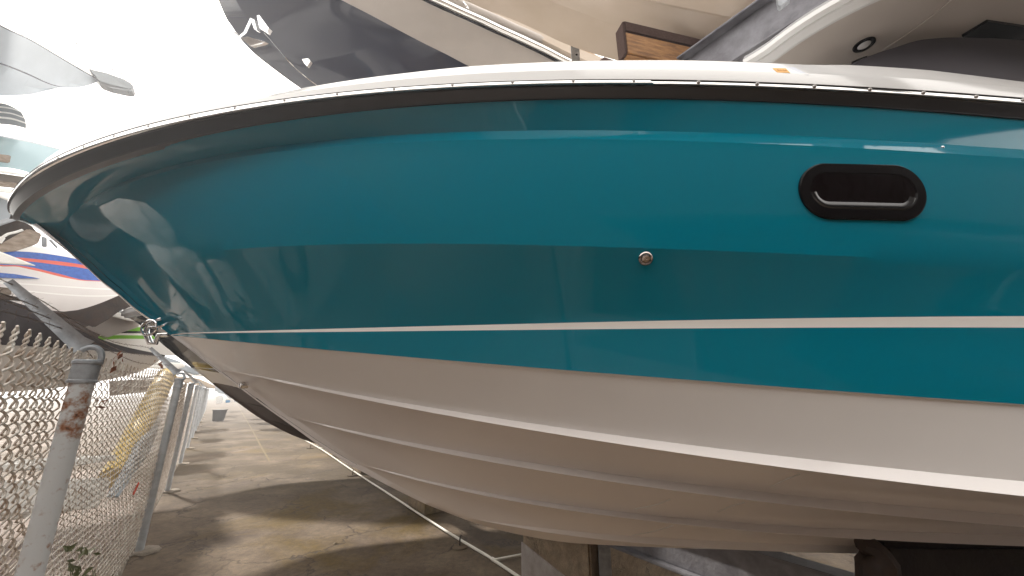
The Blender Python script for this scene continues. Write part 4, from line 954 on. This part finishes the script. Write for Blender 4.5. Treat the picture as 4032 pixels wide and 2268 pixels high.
# L4 race boat
L4 = empty('speedboat', P(250, 1100, d=7), 'white speedboat with blue and red flashes, behind the bow of the teal boat', 'speedboat')
def r4(pts): return rowd([(a_, b, 6.6 + max(0, (a_ + 300)) / 750 * .9) for a_, b in pts])
rows4 = [r4([(-300, 1120), (0, 1180), (120, 1206), (200, 1222), (262, 1227), (320, 1217), (380, 1199), (440, 1175), (520, 1140)]),
         r4([(-300, 1085), (0, 1140), (120, 1150), (200, 1158), (300, 1166), (360, 1168), (420, 1167), (460, 1164), (522, 1138)]),
         r4([(-300, 1080), (0, 1134), (120, 1145), (200, 1153), (300, 1161), (360, 1163), (420, 1163), (460, 1160), (524, 1136)]),
         r4([(-300, 1065), (0, 1116), (120, 1122), (200, 1127), (300, 1134), (360, 1138), (420, 1141), (460, 1144), (526, 1134)]),
         r4([(-300, 1060), (0, 1110), (120, 1117), (200, 1122), (300, 1129), (360, 1133), (420, 1136), (460, 1140), (528, 1132)]),
         r4([(-300, 1030), (0, 1085), (120, 1093), (200, 1096), (300, 1103), (360, 1107), (410, 1110), (460, 1120), (532, 1128)]),
         r4([(-300, 990), (0, 1048), (80, 1052), (160, 1070), (240, 1090), (310, 1103), (400, 1109), (460, 1117), (534, 1126)]),
         r4([(-300, 985), (0, 1042), (80, 1046), (150, 1058), (240, 1080), (310, 1099), (395, 1106), (455, 1114), (535, 1122)]),
         r4([(-300, 970), (0, 1020), (80, 1027), (150, 1033), (240, 1045), (310, 1053), (380, 1066), (455, 1085), (536, 1110)]),
         r4([(-300, 965), (0, 1010), (80, 1014), (150, 1021), (240, 1030), (310, 1040), (380, 1054), (455, 1076), (537, 1106)]),
         r4([(-300, 950), (0, 985), (80, 990), (150, 995), (240, 1008), (310, 1022), (380, 1040), (455, 1066), (538, 1102)]),
         r4([(-300, 930), (0, 962), (80, 966), (130, 968), (200, 982), (280, 1005), (380, 1034), (455, 1062), (540, 1100)])]
shell('hull', rows4, ['white', 'stripe', 'raceblue', 'racered'], [0, 1, 0, 1, 0, 0, 3, 2, 3, 2, 1], L4, 1.6, 60, 30)
b_ = MB(); b_.prism(r4([(-60, 1068), (50, 1078), (145, 1095), (60, 1094), (-60, 1090)]), (.02, .02, 0)); b_.build('blue_flash', ['raceblue'], L4)
for v_ in b_.v: pass
o = slab('pointed_pulpit', [(-150, 955), (0, 990), (146, 1047), (60, 1042), (-150, 1030)], 6.0, (-.05, .25, 0), 'softwhite', 'white pointed swim platform tip crossing in front of the speedboat', 'platform')
slab('bunk', [(250, 1227), (320, 1219), (400, 1195), (478, 1162), (520, 1205), (470, 1225), (430, 1255), (370, 1290), (300, 1262), (200, 1240)], 6.5, (.1, .5, 0), 'rackpost', 'black carpeted bunk under the speedboat bow', 'bunk')
slab('bunk', [(-200, 1140), (0, 1158), (90, 1172), (90, 1186), (0, 1180), (-200, 1170)], 6.2, (.0, .4, 0), 'rackpost', 'dark bunk end low at the left edge beneath the speedboat', 'bunk')
slab('rack_beam', [(-200, 1125), (0, 1130), (45, 1135), (45, 1165), (0, 1160), (-200, 1150)], 6.3, (0, .3, 0), 'greywood', 'brown timber offcut at the left edge under the speedboat', 'beam', 'rack beams beyond the fence')
# L5 white and green boat, dark gear behind the bow eye
L5 = empty('motorboat', P(520, 1300, d=9), 'small white boat with a lime green stripe, seen past the bow eye', 'motorboat', 'boats beyond the fence')
def r5_(pts): return rowd([(a_, b, 9.5) for a_, b in pts])
rows5 = [r5_([(380, 1400), (500, 1395), (700, 1400)]), r5_([(380, 1340), (480, 1334), (700, 1338)]), r5_([(390, 1322), (480, 1320), (700, 1324)]), r5_([(400, 1314), (480, 1312), (700, 1316)]), r5_([(430, 1306), (500, 1304), (700, 1305)]), r5_([(440, 1290), (510, 1288), (700, 1290)]), r5_([(450, 1280), (510, 1278), (700, 1280)])]
shell('hull', rows5, ['softwhite', 'green', 'blackhull'], [0, 1, 0, 2, 1, 0], L5, 1.6, 16, 30)
slab('skiff', [(330, 1290), (400, 1262), (455, 1240), (530, 1262), (548, 1274), (545, 1288), (480, 1310), (420, 1330)], 8.6, (-.3, 1.2, 0), 'beige', 'small pale skiff hull between the dark bunk and the green stripe', 'skiff')
slab('boat_deck', [(440, 1232), (470, 1230), (535, 1250), (548, 1262), (540, 1268), (500, 1262), (440, 1246)], 8.4, (-.2, 1.2, 0), 'softwhite', 'white rounded foredeck just below the dark bunk', 'boat')
for k, (x1, y1, x2, y2, w) in enumerate(((455, 1205, 610, 1215, .03), (470, 1225, 620, 1232, .025), (540, 1190, 540, 1275, .03), (560, 1215, 600, 1300, .03))):
    b_ = MB(); b_.tube([P(x1, y1, d=9), P(x2, y2, d=9)], w, 6); tag(b_.build('rack_strut', ['galv']), ['upper level strut behind the bow eye', 'lower level strut behind the bow eye', 'upright strut left of the bow eye', 'slanting strut behind the bow eye'][k], 'strut', 'rack struts behind the bow eye')
slab('rack_shade_panel', [(60, 1150), (400, 1140), (640, 1150), (680, 1310), (520, 1340), (300, 1390), (60, 1330)], 10.5, (0, .5, 0), 'rackpost', 'dark panel standing in for shade in the rack bay behind the struts', 'rack')  # dark sheet in place of the shade behind the struts
# covered boat low behind the fence
CV = empty('covered_boat', P(200, 1350, d=7.4), 'boat under a dark brown cover with a pale hull, low behind the near fence post', 'boat')
def rc(pts): return rowd([(a_, b, 5.8 + max(0, (a_ + 300)) / 950 * 2.6) for a_, b in pts])
rowsc = [rc([(-300, 1560), (0, 1545), (200, 1530), (400, 1500), (560, 1460), (640, 1412)]), rc([(-300, 1450), (0, 1440), (200, 1438), (400, 1430), (560, 1418), (644, 1408)]),
         rc([(-300, 1350), (0, 1358), (200, 1368), (330, 1376), (480, 1388), (648, 1404)]),
         rc([(-300, 1290), (0, 1284), (200, 1310), (330, 1340), (480, 1374), (650, 1402)]), rc([(-300, 1180), (0, 1196), (150, 1236), (330, 1318), (480, 1368), (652, 1400)]),
         rc([(-300, 1150), (0, 1172), (150, 1220), (330, 1308), (480, 1362), (653, 1399)])]
shell('hull', rowsc, ['beige', 'tarp'], [0, 0, 1, 1, 1], CV, OUT * 1.2 + Vector((0, 0, .05)), 50, 20)
# stuff on the ground behind the mesh
def gp(px, py): return P(px, py, z=.01)
slab('trailer_deck', [(-100, 1880), (140, 1890), (300, 1880), (430, 1868), (452, 1900), (420, 1960), (390, 2010), (150, 2035), (-100, 2040)], 4.7, OUT * .9 + Vector((0, 0, .02)), 'softwhite', 'white flat deck lying low behind the chain link', 'deck', bevel=.02)
slab('side_plank', [(290, 1800), (470, 1780), (470, 1820), (290, 1842)], 5.2, OUT * .6, 'softwhite', 'white plank above the white deck behind the chain link', 'plank', bevel=.02)
yp = MB(); yp.tube([P(655, 1480, d=8.6), P(545, 1690, d=6.6), P(440, 1885, d=5.3)], [.13, .12, .10], 14); tag(yp.build('yellow_post', ['yellow'], smooth=True), 'yellow pole leaning behind the chain link between the two nearest posts', 'pole')
slab('skiff', [(590, 1655, 6.8), (640, 1645, 7.2), (600, 1770, 6.1), (510, 1900, 5.0), (470, 1960, 4.6), (455, 1950, 4.6), (540, 1790, 5.5)], 5.9, OUT * .06, 'greyhull', 'pale blue skiff standing on edge right of the yellow pole', 'skiff')
slab('red_marker', [(545, 1896), (550, 1902), (528, 1950), (520, 1948)], 5.2, (-.02, .05, 0), 'racered', 'small red marker low behind the chain link', 'marker', bevel=.003)
slab('dark_box', [(430, 1500), (620, 1490), (600, 1540), (430, 1560)], 9.5, (-.2, .6, 0), 'beige', 'pale brown covered dinghy behind the fence top', 'boat')
# shed added unseen behind the photographer, cuts low sky and darkens hull reflections
M['backdrop'] = mat('backdrop_cladding', (.055, .045, .040), .8, var=.3, vscale=2, stretch=(2, 2, .3))
SH = empty('dark_backdrop', (8, -6, 0), 'added unseen dark shed behind the photographer, mirrored in the teal hull', 'backdrop')
b_ = MB()
for k in range(200):
    xx = -45.8 + k * .4
    b_.prism([(xx, -6.5, 0), (xx + .2, -6.44, 0), (xx + .4, -6.5, 0), (xx + .4, -6.6, 0), (xx, -6.6, 0)], (0, 0, 7.2))
b_.build('wall', ['backdrop'], SH)
b_ = MB()
for k in range(26):
    yy = -6.4 + k * .4
    b_.prism([(-9, yy, 0), (-8.94, yy + .2, 0), (-9, yy + .4, 0), (-9.1, yy + .4, 0), (-9.1, yy, 0)], (0, 0, 5.6))
b_.build('side_backdrop', ['backdrop'], SH)  # added dark wing, backs the white canvas mirrored in the bow
b_ = MB(); b_.prism([(-46.4, -6.0, 7.2), (34.4, -6.0, 7.2), (34.4, -16, 8), (-46.4, -16, 8)], (0, 0, .12)); b_.build('roof', ['beamgalv'], SH)
# things of the yard to the left of the photographer, mirrored in the bow
CVX = -4.6
b_ = MB()
def bundle(b_, a_, b2, r0, seed, m=0):
    rnd = random.Random(seed); a_, b2 = Vector(a_), Vector(b2); n = 18; k = 40; t = (b2 - a_).normalized(); u_ = Vector((0, 1, 0)); u_ = (u_ - t * u_.dot(t)).normalized(); w_ = t.cross(u_)
    v = []
    ph = [rnd.random() * 6.28 for _ in range(6)]
    for i in range(n):
        f = i / (n - 1); r_ = r0 * (.30 + .75 * math.sin(math.pi * min(1, f * .85 + .12)) ** .7)
        for j in range(k):
            an = 2 * math.pi * j / k; fold = 1 + .10 * math.sin(7 * an + ph[0] + 2 * f) + .06 * math.sin(13 * an + ph[1] - 3 * f) + .03 * math.sin(23 * an + ph[2])
            v.append(a_.lerp(b2, f) + (u_ * math.cos(an) + w_ * math.sin(an)) * r_ * fold)
    b_.add(v, [(i*k+j, i*k+(j+1)%k, (i+1)*k+(j+1)%k, (i+1)*k+j) for i in range(n-1) for j in range(k)] + [tuple(range(k)), tuple((n-1)*k+j for j in range(k))], m)
UM = empty('furled_umbrella', (-4.6, 2.05, 0), 'large furled white canvas umbrella beyond the fence, mirrored near the bow', 'umbrella')
bundle(b_, (-4.6, 1.80, 2.84), (-4.6, 2.04, 2.14), .32, 3); b_.build('canopy', ['canvas'], UM, smooth=True, sharp=70)
b_ = MB(); bundle(b_, (-4.6, 2.02, 2.2), (-4.6, 2.38, 1.25), .36, 5); b_.build('canopy_skirt', ['canvas'], UM, smooth=True, sharp=70)
b_ = MB(); b_.tube([(-4.6, 2.05, 0), (-4.6, 2.05, 2.5)], .03, 10); b_.build('pole', ['galv'], UM, smooth=True)
b_ = MB(); bundle(b_, (-4.0, 1.86, 1.60), (-4.0, 2.12, .75), .26, 9); tag(b_.build('covered_roll', ['canvas'], smooth=True, sharp=70), 'stubby white canvas roll beyond the fence, mirrored above the boot stripe', 'canvas roll')
b_ = MB(); b_.prism([(-3.2, 1.55, .85), (-3.2, 1.45, 1.50), (-3.2, 1.1, 1.42), (-3.2, .35, .72), (-3.2, .2, .35), (-3.2, 1.0, .62)], (-.05, 0, 0)); bo = b_.build('white_board', ['softwhite'], bevel=.01)
tag(bo, 'white board standing beyond the fence with a coil of hose hanging on it', 'board')
b_ = MB()
for k in range(5):
    r_ = .15 + .018 * k; b_.tube([(-3.12 + .01 * math.sin(a_ * 3 + k), .98 + r_ * math.cos(a_), 1.10 + r_ * math.sin(a_) * .9 - .01 * k) for a_ in np.linspace(0, 6.28, 30)], .013, 6, cap=False)
tag(b_.build('hose_coil', ['hose'], smooth=True), 'coil of black hose hanging on the white board', 'hose')
PB = rowd
# things far down the aisle
for k, (pxs, d_, mt, lab) in enumerate((
    ([(560, 1432), (620, 1422), (720, 1430), (735, 1442), (690, 1456), (570, 1450)], 14, 'softwhite', 'white dinghy stacked behind the second barbed arm'),
    ([(640, 1400), (700, 1420), (800, 1470), (770, 1478), (690, 1452), (640, 1420)], 16, 'greyhull', 'grey upturned dinghy below the black hull'),
    ([(720, 1462), (800, 1470), (806, 1482), (730, 1478)], 20, 'softwhite', 'long white boat beyond the far fence posts'),
    ([(690, 1480), (780, 1490), (850, 1520), (846, 1532), (760, 1515), (690, 1498)], 24, 'cream', 'cream hull just above the line of far post caps'))):
    slab('dinghy', pxs, d_, (-.4, 1.2, .1), mt, lab, 'dinghy', 'boats stored past the fence end', bevel=.03)
for k, (pxs, d_, mt, lab) in enumerate((
    ([(848, 1560), (876, 1556), (880, 1566), (872, 1588), (850, 1590)], 34, 'softwhite', 'white tub standing at the far end of the aisle'),
    ([(858, 1530), (885, 1534), (884, 1552), (858, 1550)], 36, 'greyhull', 'grey crate behind the white tub'),
    ([(886, 1570), (918, 1568), (922, 1584), (886, 1586)], 35, 'softwhite', 'white crate right of the tub'),
    ([(888, 1576), (906, 1575), (906, 1585), (888, 1586)], 33, 'bluebox', 'small blue box beside the white tub'),
    ([(845, 1520), (930, 1545), (950, 1590), (920, 1580), (880, 1552), (845, 1540)], 42, 'galv', 'pile of pale gear across the far end of the aisle'))):
    slab('crate', pxs, d_, (.3, .8, 0), mt, lab, 'crate', 'clutter at the far end of the aisle', bevel=.02)
# far rack and boats closing the view
far = MB()
# leaves caught in the mesh, weeds
def leaf(b_, c_, a_, w, n_):
    a_ = a_.normalized(); s = a_.cross(n_).normalized()
    L = w * 2.2
    b_.add([c_ - a_*L/2, c_ - a_*L*.1 + s*w*.5 + n_*w*.15, c_ + a_*L/2, c_ - a_*L*.1 - s*w*.5 + n_*w*.12], [(0, 1, 2), (0, 2, 3)])
for k, (px, py, dd_, lab) in enumerate(((470, 1425, 2.75, 'curled brown leaf caught on the mesh beside the near post cap'), (405, 1575, 3.1, 'brown leaf cluster in the mesh right of the rusty post'), (620, 1445, 3.9, 'brown leaves on the mesh top by the second post'))):
    b_ = MB(); c_ = P(px, py, d=dd_ * 1.08)
    for j in range(7): leaf(b_, c_ + Vector((random.uniform(-.03, .03), random.uniform(-.02, .02), random.uniform(-.05, .05))), Vector((random.uniform(-.5, .5), random.uniform(-.4, .4), random.uniform(-1, 1))), random.uniform(.012, .024), Vector((random.uniform(-1, 1), -1, random.uniform(-.5, .5))).normalized())
    tag(b_.build('dry_leaf', ['leafbrown']), lab, 'leaf', 'dry leaves caught in the fence')
b_ = MB()
for j in range(22):
    c_ = P(random.uniform(255, 400), random.uniform(2150, 2290), d=random.uniform(2.75, 3.1)); leaf(b_, c_, Vector((random.uniform(-1, 1), random.uniform(-.4, .4), random.uniform(-.2, 1))), random.uniform(.015, .03), Vector((random.uniform(-1, 1), -1, random.uniform(-.2, .9))).normalized())
for j in range(6):
    c0 = P(330, 2268, d=2.85) + Vector((random.uniform(-.1, .1), random.uniform(-.1, .1), -.3)); b_.tube([c0, c0 + Vector((random.uniform(-.05, .05), 0, .18)), c0 + Vector((random.uniform(-.1, .1), 0, .32))], .002, 4)
tag(b_.build('weed', ['leafgreen']), 'green weed growing through the foot of the fence mesh', 'weed')
for px, py, lab in ((840, 2044, 'pale concrete chip in the open middle of the aisle, second nearest the camera'), (1190, 1720, 'pale concrete chip beside the far end of the white pipe'), (990, 1890, 'pale concrete chip on the dark patch midway down the aisle'), (740, 1910, 'pale concrete chip near the third fence post footing'), (1320, 2140, 'pale concrete chip nearest the camera, left of the pipe anchor'), (890, 1790, 'pale concrete chip on the shadow bands nearer the fence')):
    q = P(px, py, z=.006); b_ = MB(); k_ = 7; rr3 = .02
    b_.add([q + Vector((math.cos(a_) * rr3 * random.uniform(.6, 1.5), math.sin(a_) * rr3 * random.uniform(.5, 1.2), 0)) for a_ in np.linspace(0, 6.28, k_, endpoint=False)] + [q + UPZ * .012], [(i, (i+1) % k_, k_) for i in range(k_)])
    tag(b_.build('pebble', ['kerb']), lab, 'pebble', 'concrete chips on the aisle')
# thin air volume added to imitate the milky lens glare
hz = MB(); hz.box((-150, -150, -1), (150, 150, 12)); hm = bpy.data.materials.new('glare_veil_air'); hm.use_nodes = True; hm.node_tree.nodes.clear()
ho = hm.node_tree.nodes.new('ShaderNodeOutputMaterial'); hv = hm.node_tree.nodes.new('ShaderNodeVolumePrincipled')
hv.inputs['Color'].default_value = (.93, .95, 1, 1); hv.inputs['Density'].default_value = GLARE_VEIL; hv.inputs['Anisotropy'].default_value = .55
hm.node_tree.links.new(hv.outputs[0], ho.inputs['Volume']); M['glare_veil'] = hm
if GLARE_VEIL: tag(hz.build('glare_veil', ['glare_veil']), kind='stuff')
